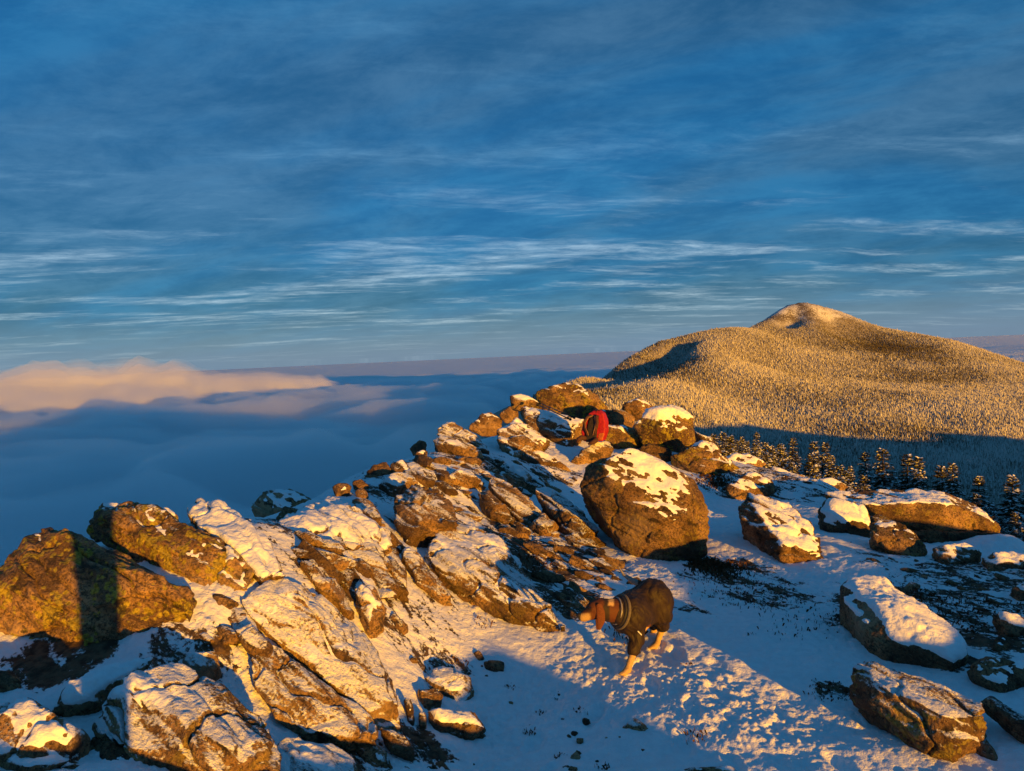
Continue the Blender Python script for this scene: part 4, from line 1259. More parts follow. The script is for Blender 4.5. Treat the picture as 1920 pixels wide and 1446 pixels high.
# ------------------------------------------------------------------ loose stones
def build_stones():
    protos = []
    rnd = random.Random(99)
    for k in range(8):
        long = k % 2 == 0
        L = (1.0, 0.42, 0.36) if long else (0.8, 0.7, 0.5)
        pts = np.array([[rnd.uniform(-1, 1) * 0.5 for _ in range(3)] for _ in range(26)])
        pts = pts[np.abs(pts).sum(1) > 0.35]
        if long:
            Mx = np.stack([AX * L[0], AB * L[1], AN * L[2]], 0)
            pts = pts @ Mx
        else:
            pts = pts * np.array(L)
        V, Fc = hull(pts)
        V, Q = remesh([(V, Fc)], 0.03)
        V, E = finish_rock("stone", V, Q, 0.6, 300 + k, 0.8, 1, 1.0)
        V -= V.mean(0)
        o = mesh_obj("stone", V, Q, ROCK)
        me = o.data
        bpy.data.objects.remove(o)
        protos.append((me, long, V[:, 2].min()))
    zones = [
        ([(520, 970), (700, 950), (760, 1060), (700, 1180), (640, 1130), (560, 1070)], 42, (0.18, 0.62), True,
         "long brown rib of rock frozen into the lit snow of the left slope", "rock ribs on the left slope", 0.7),
        ([(700, 900), (840, 850), (960, 860), (1060, 930), (900, 930), (880, 1000), (780, 900)], 46, (0.18, 0.55), True,
         "long rib of rock frozen into the slope between orange striped slab and cracked slab", "rock ribs below the crest", 0.65),
        ([(400, 1150), (520, 1160), (640, 1290), (560, 1340), (440, 1230)], 14, (0.12, 0.40), True,
         "brown rib of rock in the snow between the two large foreground slabs", "rock ribs between the foreground slabs", 0.65),
        # polygon in the photo, count, size range, elongated?, label, group, dust
        ([(900, 925), (960, 960), (1060, 1005), (1125, 1010), (1160, 1090), (1090, 1150), (1045, 1120), (1000, 1040), (950, 1000)], 80, (0.08, 0.40), True,
         "splinter of brown rock in the field of broken ribs between cracked slab and largest boulder", "rock splinters left of the largest boulder", 0.62),
        ([(690, 880), (830, 850), (960, 870), (1080, 890), (1080, 960), (980, 900), (860, 920), (740, 910)], 34, (0.08, 0.30), True,
         "small rock poking out of the snow on the slope below the crest", "small rocks on the slope below the crest", 0.7),
        ([(520, 965), (700, 960), (740, 1050), (660, 1100), (560, 1060)], 16, (0.05, 0.22), True,
         "small brown rock half under the lit snow of the left slope", "small rocks in the lit snow of the left slope", 0.75),
        ([(860, 1200), (1010, 1230), (1250, 1446), (800, 1446), (930, 1330)], 26, (0.025, 0.09), False,
         "dark pebble lying in the blue shaded snow of the path", "pebbles on the shaded snow path", 0.2),
        ([(1330, 1060), (1470, 1070), (1540, 1120), (1480, 1140), (1330, 1100)], 20, (0.03, 0.13), True,
         "little dark stone in the dirt at the foot of the largest boulder", "stones at the foot of the largest boulder", 0.25),
        ([(1600, 1040), (1880, 1070), (1890, 1150), (1830, 1170), (1700, 1090)], 30, (0.04, 0.20), True,
         "low dark stone in the shaded snow field under the right hand ledge", "stones in the shaded snow field on the right", 0.4),
        ([(300, 1215), (430, 1190), (500, 1230), (440, 1270), (330, 1260)], 10, (0.05, 0.16), True,
         "small brown rock in the half shaded hollow behind the front boulder", "small rocks behind the front boulder", 0.6),
        ([(1440, 885), (1560, 915), (1540, 940), (1470, 935), (1420, 900)], 18, (0.05, 0.2), True,
         "small rock in the shaded snow between the snow topped boulders and the spruces", "small rocks near the spruces", 0.5),
        ([(720, 1350), (790, 1380), (860, 1446), (760, 1446)], 14, (0.04, 0.16), True,
         "dark splinter in the shaded snow below the broken block", "splinters below the broken block", 0.5),
        ([(830, 1215), (870, 1225), (860, 1280), (790, 1290), (745, 1240)], 10, (0.04, 0.14), False,
         "dark stone in the shaded snow behind the broken block", "stones behind the broken block", 0.4),
    ]
    for poly, cnt, (s0, s1), longs, label, group, dust in zones:
        pl = np.array(poly, float)
        lo, hi = pl.min(0), pl.max(0)
        n = 0
        while n < cnt:
            p = np.array([rnd.uniform(lo[0], hi[0]), rnd.uniform(lo[1], hi[1])])
            ins = False
            for i in range(len(pl)):
                a, b = pl[i], pl[i - 1]
                if (a[1] > p[1]) != (b[1] > p[1]) and p[0] < (b[0] - a[0]) * (p[1] - a[1]) / (b[1] - a[1]) + a[0]:
                    ins = not ins
            if not ins:
                continue
            n += 1
            P, d = ground_hit(*p)
            me, lg, zmin = rnd.choice([q for q in protos if q[1] == longs])
            o = bpy.data.objects.new("rock_rib" if " rib" in label else "rock_splinter" if "splinter" in label else "stone", me)
            COL.objects.link(o)
            s = s0 * (s1 / s0) ** (rnd.random() ** 1.3)
            o.scale = (s * rnd.uniform(0.8, 1.3), s * rnd.uniform(0.8, 1.2), s * rnd.uniform(0.7, 1.3))
            o.location = (P[0], P[1], P[2] - zmin * s * rnd.uniform(0.05, 0.55))
            o.rotation_euler = (rnd.uniform(-.25, .25), rnd.uniform(-.25, .25), rnd.uniform(-.35, .35) if longs else rnd.uniform(0, 6.28))
            o.color = (dust * rnd.uniform(0.6, 1.3), 0.0, rnd.uniform(0.75, 1.1), 1)
            cat = o.name.split(".")[0].replace("_", " ")
            tag(o, label, cat, group)
            LATER.append((o, ("small " if s < 0.10 else "long " if s > 0.30 else "") + ("dark " if dust < 0.45 else "brown ") + cat, np.array(P)))


build_stones()


# ------------------------------------------------------------------ spruces behind the right hand rocks
def build_spruces():
    needle, t = new_mat("spruce_needles")
    pos = t.n('ShaderNodeTexCoord').outputs['Object']
    nz = t.noise(pos, 3.0, 4, 0.7)
    c = t.mix(t.ramp(nz, 0.35, 0.65), C4(0.030, 0.030, 0.016), C4(0.085, 0.07, 0.035))
    finish(t, c, 0.8, None, 0.1)
    bark = simple_mat("spruce_bark", (0.07, 0.05, 0.035), 0.9, 0.5, 30)
    variants = []
    for k in range(6):
        rnd = random.Random(500 + k)
        H = 1.0
        tv = tube([(0, 0, -0.08), (0.01, 0, 0.35), (0, 0.006, 0.7), (0, 0, 1.0)], [0.028, 0.021, 0.012, 0.003], 6)
        cv, cf, sv, sf = [], [], [], []

        def blade(V, Fc, p, d, ln, wd, lift):
            d = np.array(d) / (np.linalg.norm(d) + 1e-9)
            s = np.cross(d, (0, 0, 1))
            s /= np.linalg.norm(s) + 1e-9
            s = s * math.cos(rnd.uniform(-.6, .6)) + np.array([0, 0, rnd.uniform(-.5, .5)])
            i = len(V)
            V += [p, p + d * ln * 0.5 + s * wd, p + d * ln, p + d * ln * 0.5 - s * wd + np.array([0, 0, lift])]
            Fc.append([i, i + 1, i + 2, i + 3])
        wide = rnd.uniform(0.20, 0.30)
        NB = 150
        for b in range(NB):
            z = 0.05 + 0.945 * (b / NB) ** 0.92 + rnd.uniform(-.012, .012)
            fr = max(0.0, 1 - z)
            a = b * 2.39996 + rnd.uniform(-.5, .5)
            L = (wide * fr ** 0.8 + 0.02) * rnd.uniform(0.55, 1.25)
            dr = rnd.uniform(-0.45, 0.0) + 0.6 * (z > 0.85)
            tip = np.array([math.cos(a), math.sin(a), dr])
            m = max(2, int(L / 0.034))
            for q in range(m):
                f = (q + 0.7) / m
                p = np.array([0, 0, z]) + tip * L * f
                for sd in (-1, 0, 1):
                    ang = a + sd * rnd.uniform(0.5, 1.0)
                    d = np.array([math.cos(ang), math.sin(ang), dr * 0.8 + rnd.uniform(-.3, .2)])
                    ln = (0.045 + 0.045 * (1 - f)) * (0.5 + 0.7 * fr) * rnd.uniform(0.8, 1.3) + 0.012
                    blade(cv, cf, p, d, ln, ln * 0.26, -0.004)
                    if rnd.random() < (0.62 if z < 0.6 else 0.38):
                        blade(sv, sf, p + np.array([0, 0, 0.008]), d + np.array([0, 0, 0.05]), ln * 0.85, ln * 0.28, 0.006)
        tr = mesh_obj("trunk", tv[0], tv[1], bark)
        cr = mesh_obj("crown", np.array(cv), cf, needle, smooth=False)
        sn = mesh_obj("snow_load", np.array(sv), sf, SNOW, smooth=False)
        variants.append((tr.data, cr.data, sn.data))
        for o in (tr, cr, sn):
            bpy.data.objects.remove(o)

    def plant(x, y, h, k, label, group):
        z = float(home_surface(np.array([x]), np.array([y]))[0])
        e = empty("spruce_tree", (x, y, z - 0.05))
        e.rotation_euler = (rnd2.uniform(-.05, .05), rnd2.uniform(-.05, .05), rnd2.uniform(0, 6.28))
        wd = rnd2.uniform(0.85, 1.2)
        e.scale = (h * wd, h * wd, h)
        for nm, me in zip(("trunk", "crown", "snow_load"), variants[k]):
            o = bpy.data.objects.new(nm, me)
            COL.objects.link(o)
            o.parent = e
        tag(e, label, "tree", group)
        if "low snow laden" in label or "orange lit top" in label:
            LATER.append((e, ("tall " if h > 2.6 else "low " if h < 2.0 else "") + "snow dusted spruce", np.array([x, y, z + h * 0.8])))
    rnd2 = random.Random(77)
    tops = [(1419, 811, 62, None), (1484, 822, 55, None), (1523, 828, 52, None), (1550, 830, 50, None), (1623, 849, 46, None),
            (1658, 843, 42, "broad pointed spruce rising against the shaded valley, above the middle of the undercut ledge"),
            (1700, 853, 44, "thin spruce with a bare gap below its top, standing behind the undercut ledge"),
            (1721, 856, 41, "slender dark spruce right beside the thin gapped one"),
            (1765, 874, 42, None), (1788, 869, 40, None), (1833, 893, 37, None),
            (1894, 891, 33, "large spruce near the right edge, towering over the tip of the undercut ledge"), (1925, 930, 34, None)]
    for px_, py_, d, lab in tops:
        P = unproj(px_, py_, d)
        zg = float(home_surface(P[0:1], P[1:2])[0])
        plant(P[0], P[1], max(1.6, P[2] - zg), rnd2.randrange(6), lab or "snow dusted spruce with an orange lit top in the row behind the right hand rocks",
              "snow dusted spruces")
    n = planted = 0
    while n < 900:
        a = math.radians(11.5 + 25.5 * rnd2.random() ** 0.62)
        r = 20 + 48 * rnd2.random() ** 0.9
        x, y = r * math.sin(a), r * math.cos(a)
        n += 1
        h = rnd2.uniform(1.2, 2.7) * (0.70 + 0.30 * (r > 40))
        zt = float(home_surface(np.array([x]), np.array([y]))[0]) + h * 0.93
        tx, ty, _ = proj(np.array([[x, y, zt]]))
        if planted >= 284 or ground_hit(tx[0], ty[0] + 4)[1] < 19.5 or tx[0] > 1945:
            continue                                  # wholly behind the crest
        planted += 1
        plant(x, y, h, rnd2.randrange(6), "low snow laden spruce in the dense belt behind the right hand rocks", "low spruces in the belt")


build_spruces()


# ------------------------------------------------------------------ hiking backpack and poles
def rel(o, V):
    """vertices given in world space, relative to the parent's place"""
    return np.asarray(V) - np.array(o.location)


def frame_at(px_, py_, d, yaw=0.0):
    """world point and local axes: right, up, towards the camera"""
    P = unproj(px_, py_, d)
    fh = P * np.array([1, 1, 0])
    fh /= np.linalg.norm(fh)
    c, s = math.cos(yaw), math.sin(yaw)
    tow = -fh
    right = np.array([fh[1], -fh[0], 0])
    right, tow = right * c + tow * s, tow * c - right * s
    return P, right, np.array([0, 0, 1.0]), tow


def build_backpack():
    P, rx, uz, tw = frame_at(1110, 828, 12.05, yaw=0.30)
    rx, uz, tw = rx * 0.9, uz * 0.9, tw * 0.9
    up = uz * 0.96 - tw * 0.22 + rx * 0.06
    up *= 0.9 / np.linalg.norm(up)

    def L(x, y, z):
        return P + rx * x + tw * y + up * z
    root = empty("hiking_backpack", tuple(P))
    red = simple_mat("red_nylon", (0.30, 0.011, 0.010), 0.55, 0.4, 40, 0.3)
    orange = simple_mat("orange_mesh", (0.34, 0.09, 0.02), 0.6, 0.3, 60)
    dark = simple_mat("dark_foam", (0.022, 0.018, 0.022), 0.8, 0.4, 60)
    brown = simple_mat("strap_foam", (0.060, 0.026, 0.022), 0.8, 0.3, 60)
    pale = simple_mat("strap_binding", (0.20, 0.11, 0.08), 0.8, 0.2, 60)

    def solid(name, rows, mat, vox=0.012, sm=4, parent=root):
        pts = []
        for z, x0, x1, y0, y1 in rows:
            pts += [L(x0, y0, z), L(x1, y0, z), L(x0, y1, z), L(x1, y1, z)]
        V, Fc = hull(np.array(pts))
        V, Q = remesh([(V, Fc)], vox)
        E = edges_of(Q)
        V = smooth_v(V, E, sm)
        V = V + normals_of(V, Q) * (0.006 * fbm(V * 18, 2))[:, None]
        o = mesh_obj(name, rel(root, V), Q, mat, parent)
        return o
    solid("bag_body", [(0.0, -0.17, 0.19, -0.22, 0.00), (0.16, -0.21, 0.22, -0.27, 0.02), (0.36, -0.19, 0.20, -0.24, 0.01), (0.50, -0.10, 0.15, -0.17, 0.0), (0.55, -0.02, 0.09, -0.11, -0.03)], red)
    solid("back_panel", [(0.02, -0.10, 0.08, -0.02, 0.035), (0.30, -0.10, 0.085, -0.02, 0.045), (0.46, -0.06, 0.085, -0.06, 0.025)], dark)
    solid("side_pocket", [(0.02, 0.09, 0.185, -0.20, 0.02), (0.13, 0.10, 0.215, -0.22, 0.02), (0.24, 0.13, 0.215, -0.22, 0.01)], orange)
    solid("front_pouch", [(0.18, -0.21, -0.10, -0.17, 0.015), (0.32, -0.19, -0.10, -0.17, 0.02), (0.38, -0.15, -0.09, -0.15, 0.0)], red)
    solid("lumbar_pad", [(-0.01, -0.10, 0.06, -0.02, 0.06), (0.12, -0.10, 0.07, -0.02, 0.065)], dark)
    for sx, x0 in ((-1, -0.085), (1, 0.045)):
        path = [L(x0 * 0.5 + 0.01, 0.02, 0.46), L(x0 * 1.25, 0.050, 0.43), L(x0 * 1.75, 0.058, 0.34), L(x0 * 1.7, 0.052, 0.25), L(x0 * 1.2, 0.045, 0.17), L(x0, 0.04, 0.11)]
        st = mesh_obj("shoulder_strap", rel(root, tube(path, [0.02, 0.027, 0.028, 0.024, 0.014, 0.009], 8)[0]), tube(path, 0.02, 8)[1], brown, root)
        off = [q + tw * 0.012 - rx * 0.024 * sx for q in path]
        tb = tube(off, 0.007, 6)
        mesh_obj("strap_binding", rel(root, tb[0]), tb[1], pale, st)
    for path in ([L(-0.10, 0.03, 0.06), L(-0.17, 0.07, 0.075), L(-0.22, 0.10, 0.05), L(-0.235, 0.12, -0.01)], [L(0.07, 0.04, 0.05), L(0.10, 0.09, 0.04), L(0.06, 0.14, 0.0), L(-0.02, 0.16, -0.025)]):
        tb = tube(path, [0.03, 0.042, 0.036, 0.015], 8)
        mesh_obj("hip_belt", rel(root, tb[0]), tb[1], brown, root)
    tb = tube([L(0.03, -0.03, 0.50), L(0.03, -0.01, 0.545), L(0.075, -0.02, 0.545), L(0.08, -0.05, 0.50)], 0.009, 6)
    mesh_obj("grab_loop", rel(root, tb[0]), tb[1], dark, root)
    tag(root, "red hiking backpack with dark straps and orange side pocket standing on the golden crest rock", "backpack")


build_backpack()


def build_poles():
    alu = simple_mat("dark_aluminium", (0.02, 0.02, 0.022), 0.4, 0, 10, 0.5)
    foam = simple_mat("pole_grip_foam", (0.015, 0.015, 0.015), 0.85, 0.2, 90)
    for (a, b, lab) in (((1006, 758, 13.9), (1064, 784, 12.6), "front trekking pole lying on the long crest slab, grip towards the backpack"),
                        ((1010, 755, 14.1), (1071, 781, 12.8), "rear trekking pole lying on the crest, nearer to the topmost boulder")):
        A, B = unproj(*a), unproj(*b)
        root = empty("trekking_pole", tuple((A + B) / 2))
        d = (B - A) / np.linalg.norm(B - A)
        tb = tube([A, A + (B - A) * 0.5, A + (B - A) * 0.505, B], [0.007, 0.008, 0.010, 0.010], 8)
        mesh_obj("shaft", rel(root, tb[0]), tb[1], alu, root)
        tb = tube([B - d * 0.02, B, B + d * 0.07, B + d * 0.125, B + d * 0.14], [0.012, 0.018, 0.016, 0.022, 0.010], 8)
        mesh_obj("grip", rel(root, tb[0]), tb[1], foam, root)
        q = B + d * 0.12
        s = np.array([d[1], -d[0], 0])
        tb = tube([q, q + s * 0.05 - d * 0.05, q + s * 0.07 - d * 0.12, q + s * 0.03 - d * 0.14, q + np.array([0, 0, .01])], 0.006, 6)
        mesh_obj("wrist_strap", rel(root, tb[0]), tb[1], foam, root)
        tb = tube([A + d * 0.06, A + d * 0.065], [0.03, 0.028], 10)
        mesh_obj("basket", rel(root, tb[0]), tb[1], foam, root)
        tag(root, lab, "trekking pole", "trekking poles")


build_poles()


# ------------------------------------------------------------------ the dog
def build_dog():
    fp, d0 = ground_hit(1174, 1263)
    hp, d1 = ground_hit(1229, 1214)
    d1 = min(max(d1, d0 + 0.40), d0 + 0.62)

    def W(x, y, d):
        return unproj(x, y, d0 + d)
    k = (d1 - d0)
    chest = (1186, 1154, 0.22)
    root_p = np.array(W(1200, 1150, 0.35))
    root = empty("dog", tuple(root_p))

    def cap(a, b, ra, rb):
        return capsule(W(*a), W(*b), ra, rb)
    body = [
        cap(chest, (1204, 1138, 0.36), 0.150, 0.140),
        cap((1204, 1138, 0.36), (1223, 1120, k - 0.04), 0.140, 0.128),
        cap((1180, 1150, 0.16), (1158, 1146, 0.12), 0.125, 0.088),       # neck
        cap((1158, 1146, 0.12), (1128, 1143, 0.08), 0.092, 0.080),
        cap((1127, 1141, 0.08), (1114, 1143, 0.06), 0.080, 0.064),       # skull
        cap((1113, 1147, 0.06), (1092, 1157, 0.03), 0.058, 0.034),       # muzzle
        cap((1108, 1154, 0.05), (1094, 1161, 0.03), 0.030, 0.022),       # lower jaw
        # near front leg
        cap((1190, 1168, 0.16), (1194, 1198, 0.13), 0.078, 0.048),
        cap((1194, 1198, 0.13), (1186, 1229, 0.07), 0.048, 0.030),
        cap((1186, 1229, 0.07), (1177, 1254, 0.01), 0.028, 0.024),
        cap((1177, 1256, 0.01), (1171, 1262, -0.03), 0.030, 0.026),
        # far front leg, set back
        cap((1184, 1165, 0.30), (1196, 1192, 0.34), 0.07, 0.042),
        cap((1196, 1192, 0.34), (1194, 1214, 0.36), 0.036, 0.026),
        cap((1194, 1214, 0.36), (1188, 1228, 0.33), 0.024, 0.024),
        # near hind leg: thigh, shank, hock, pastern
        cap((1233, 1126, k - 0.03), (1240, 1152, k - 0.05), 0.105, 0.075),
        cap((1240, 1152, k - 0.05), (1242, 1176, k + 0.04), 0.062, 0.036),
        cap((1242, 1176, k + 0.04), (1233, 1203, k + 0.02), 0.030, 0.023),
        cap((1232, 1207, k + 0.01), (1227, 1213, k - 0.03), 0.029, 0.025),
        # far hind leg
        cap((1216, 1128, k + 0.10), (1222, 1156, k + 0.10), 0.09, 0.06),
        cap((1222, 1156, k + 0.10), (1226, 1178, k + 0.20), 0.05, 0.032),
        cap((1226, 1178, k + 0.20), (1220, 1200, k + 0.20), 0.026, 0.022),
        cap((1219, 1203, k + 0.19), (1214, 1207, k + 0.16), 0.027, 0.024),
        # tail
        cap((1200, 1095, k + 0.06), (1186, 1089, k + 0.10), 0.030, 0.024),
        cap((1186, 1089, k + 0.10), (1169, 1078, k + 0.16), 0.022, 0.015),
        cap((1169, 1078, k + 0.16), (1160, 1062, k + 0.20), 0.014, 0.008),
    ]
    # toes
    for (bx, by, bd) in ((1171, 1262, -0.03), (1227, 1213, k - 0.03)):
        for q in (-1.5, -0.5, 0.5, 1.5):
            body.append(cap((bx - 2, by - 1, bd - 0.01), (bx - 5 + q * 3.4, by + 3 + abs(q) * -0.9, bd - 0.045 + abs(q) * 0.012), 0.016, 0.0115))
    V, Q = remesh(body, 0.0065)
    E = edges_of(Q)
    V = smooth_v(V, E, 7, 0.6)
    V = V + normals_of(V, Q) * (0.0025 * fbm(V * 60, 2))[:, None]
    coat, t = new_mat("dog_coat")
    at = t.n('ShaderNodeAttribute', attribute_name='coat').outputs['Color']
    pos = t.n('ShaderNodeTexCoord').outputs['Object']
    nz = t.noise(pos, 220.0, 3, 0.7)
    c = t.mix(t.ramp(nz, 0.35, 0.65, 0, 0.35), at, C4(0.03, 0.02, 0.012))
    b = t.n('ShaderNodeBump', {'Height': nz, 'Strength': 0.4, 'Distance': 0.004}).outputs[0]
    finish(t, c, 0.7, b, 0.2)
    o = mesh_obj("body", rel(root, V), Q, coat, root)
    x, y, d = proj(V)
    tan, white, black, cream = np.array([0.10, 0.032, 0.011]), np.array([0.62, 0.57, 0.50]), np.array([0.025, 0.017, 0.013]), np.array([0.55, 0.36, 0.15])
    colr = np.tile(tan, (len(V), 1))

    def paint(mask, c):
        m = np.clip(mask, 0, 1)[:, None]
        colr[:] = colr * (1 - m) + m * c
    nzv = fbm(V * 20, 3)
    head = x < 1150
    paint(sstep(1128, 1134, x + nzv * 6) * (1 - sstep(1141, 1145, x)) * (y < 1200), black)
    paint(sstep(1138, 1142, x + nzv * 5) * (1 - sstep(1149, 1153, x)) * (1 - sstep(1133, 1139, y + nzv * 5)), cream)
    paint((1 - sstep(1102, 1110, x + nzv * 8)) * head * sstep(1147, 1153, y + nzv * 4), cream * 0.75)
    paint((1 - sstep(1100, 1112, x)) * head * (1 - sstep(1146, 1152, y + nzv * 4)), tan * 0.8)
    paint((1 - sstep(1086, 1089, x)) * head, black)
    paint(np.clip(1 - np.hypot(x - 1104, (y - 1142)) / 7, 0, 1) ** 0.5 * head, black)
    legs = (y > 1176) & (x > 1160)
    paint(legs.astype(float), cream)
    tail = (y < 1100) & (x < 1196)
    paint(tail.astype(float), np.array([0.30, 0.27, 0.24]))
    me = o.data
    ca = me.attributes.new('coat', 'FLOAT_COLOR', 'POINT')
    ca.data.foreach_set('color', np.concatenate([colr, np.ones((len(V), 1))], 1).astype(np.float32).ravel())

    # jacket: trunk, sleeves on all four legs
    cloth, t = new_mat("dog_jacket_cloth")
    pos = t.n('ShaderNodeTexCoord').outputs['Object']
    n1 = t.noise(t.mapping(pos, scale=(1, 1, 0.45)), 16.0, 3, 0.5, 1.2)
    n2 = t.noise(pos, 260.0, 2)
    c = t.mix(t.ramp(n1, 0.3, 0.7), C4(0.015, 0.009, 0.005), C4(0.030, 0.018, 0.009))
    h = t.math('ADD', n1, t.math('MULTIPLY', n2, 0.05))
    b = t.n('ShaderNodeBump', {'Height': h, 'Strength': 0.55, 'Distance': 0.03}).outputs[0]
    finish(t, c, 0.62, b, 0.25)
    jk = [
        cap((1180, 1151, 0.17), (1204, 1138, 0.36), 0.158, 0.154),
        cap((1204, 1138, 0.36), (1224, 1119, k - 0.04), 0.154, 0.142),
        cap((1180, 1151, 0.17), (1163, 1147, 0.13), 0.145, 0.112),
        cap((1190, 1166, 0.16), (1194, 1198, 0.13), 0.090, 0.062),
        cap((1194, 1196, 0.13), (1188, 1220, 0.085), 0.060, 0.046),
        cap((1184, 1165, 0.30), (1196, 1192, 0.34), 0.085, 0.056),
        cap((1196, 1190, 0.34), (1194, 1208, 0.36), 0.055, 0.045),
        cap((1233, 1126, k - 0.03), (1240, 1152, k - 0.05), 0.122, 0.088),
        cap((1240, 1152, k - 0.05), (1242, 1174, k + 0.03), 0.080, 0.052),
        cap((1216, 1128, k + 0.10), (1222, 1156, k + 0.10), 0.112, 0.084),
        cap((1222, 1156, k + 0.10), (1225, 1172, k + 0.16), 0.065, 0.048),
    ]
    V, Q = remesh(jk, 0.008)
    E = edges_of(Q)
    V = smooth_v(V, E, 8, 0.6)
    N = normals_of(V, Q)
    # folds gathered across the back and round the sleeves
    fold = np.abs(fbm(np.stack([V @ np.array([9.0, -5, 3]), V @ np.array([2.0, 3, 1]), V @ np.array([1, 0, 5.0])], 1), 2))
    V = V - N * (0.010 * (1 - np.clip(fold * 3.2, 0, 1)))[:, None] + N * (0.006 + 0.006 * fbm(V * 12, 2))[:, None]
    j = mesh_obj("jacket", rel(root, V), Q, cloth, root)
    band = simple_mat("jacket_trim", (0.10, 0.085, 0.065), 0.7, 0.2, 120)
    reflect = simple_mat("reflective_piping", (0.6, 0.6, 0.62), 0.4, 0, 50)
    black_m = simple_mat("collar_nylon", (0.02, 0.018, 0.02), 0.6, 0.2, 100)
    metal = simple_mat("collar_links", (0.20, 0.19, 0.19), 0.35, 0, 50, 0.6)

    def ring(a, b, f, r, tr, mat, name, parent):
        A, B = W(*a), W(*b)
        c = A + (B - A) * f
        ax = (B - A) / np.linalg.norm(B - A)
        s = np.cross(ax, (0, 0, 1)); s /= np.linalg.norm(s)
        u = np.cross(s, ax)
        path = [c + r * (math.cos(q) * s + math.sin(q) * u) for q in np.linspace(0, 2 * math.pi, 33)]
        tb = tube(path, tr, 8)
        return mesh_obj(name, rel(root, tb[0]), tb[1], mat, parent)
    ring((1180, 1150, 0.16), (1158, 1146, 0.12), 0.78, 0.118, 0.013, band, "collar_trim", j)
    ring((1180, 1150, 0.16), (1158, 1146, 0.12), 0.98, 0.104, 0.013, black_m, "neck_edge", j)
    ring((1158, 1146, 0.12), (1128, 1142, 0.08), 0.12, 0.094, 0.007, metal, "dog_collar", root)
    ring((1194, 1196, 0.13), (1189, 1220, 0.09), 1.02, 0.045, 0.006, black_m, "cuff", j)
    ring((1240, 1152, k - 0.05), (1242, 1173, k + 0.03), 1.06, 0.050, 0.006, black_m, "cuff", j)
    A, B = W(1193, 1180, 0.065), W(1203, 1191, 0.075)
    tb = tube([A, (A + B) / 2 - CF * 0.004, B], 0.005, 6)
    mesh_obj("reflective_strip", rel(root, tb[0]), tb[1], reflect, j)
    # hanging ears
    earm = simple_mat("dog_ear_fur", (0.11, 0.034, 0.011), 0.75, 0.3, 150)
    for dd, ox in ((-0.070, 0), (0.075, -3)):
        def E_(x, y, d):
            return W(x + ox, y, 0.08 + dd + d)
        parts = [capsule(E_(1123, 1136, 0.01), E_(1126, 1150, -0.014), 0.024, 0.034), capsule(E_(1126, 1150, -0.014), E_(1127, 1164, -0.016), 0.034, 0.032),
                 capsule(E_(1127, 1164, -0.016), E_(1124, 1178, -0.012), 0.031, 0.016)]
        V, Q = remesh(parts, 0.006)
        c = V.mean(0)
        dv = (V - c) @ CF
        V = V - np.outer(dv * 0.62, CF)
        V = smooth_v(V, edges_of(Q), 4)
        mesh_obj("ear", rel(root, V), Q, earm, root)
    eye = simple_mat("dog_eye", (0.01, 0.006, 0.004), 0.1, 0, 10, 0.6)
    for dd in (0.012, 0.098):
        v, f = ico(0.0095, 2)
        mesh_obj("eye", rel(root, v + W(1106, 1140, dd)), f, eye, root)
    v, f = ico(1.0, 3)
    mesh_obj("nose", rel(root, v * np.array([0.020, 0.020, 0.017]) + W(1086, 1154, 0.025)), f, black_m, root)
    tag(root, "hound in a brown jacket sniffing the snow beside the long cracked slab", "dog")


build_dog()


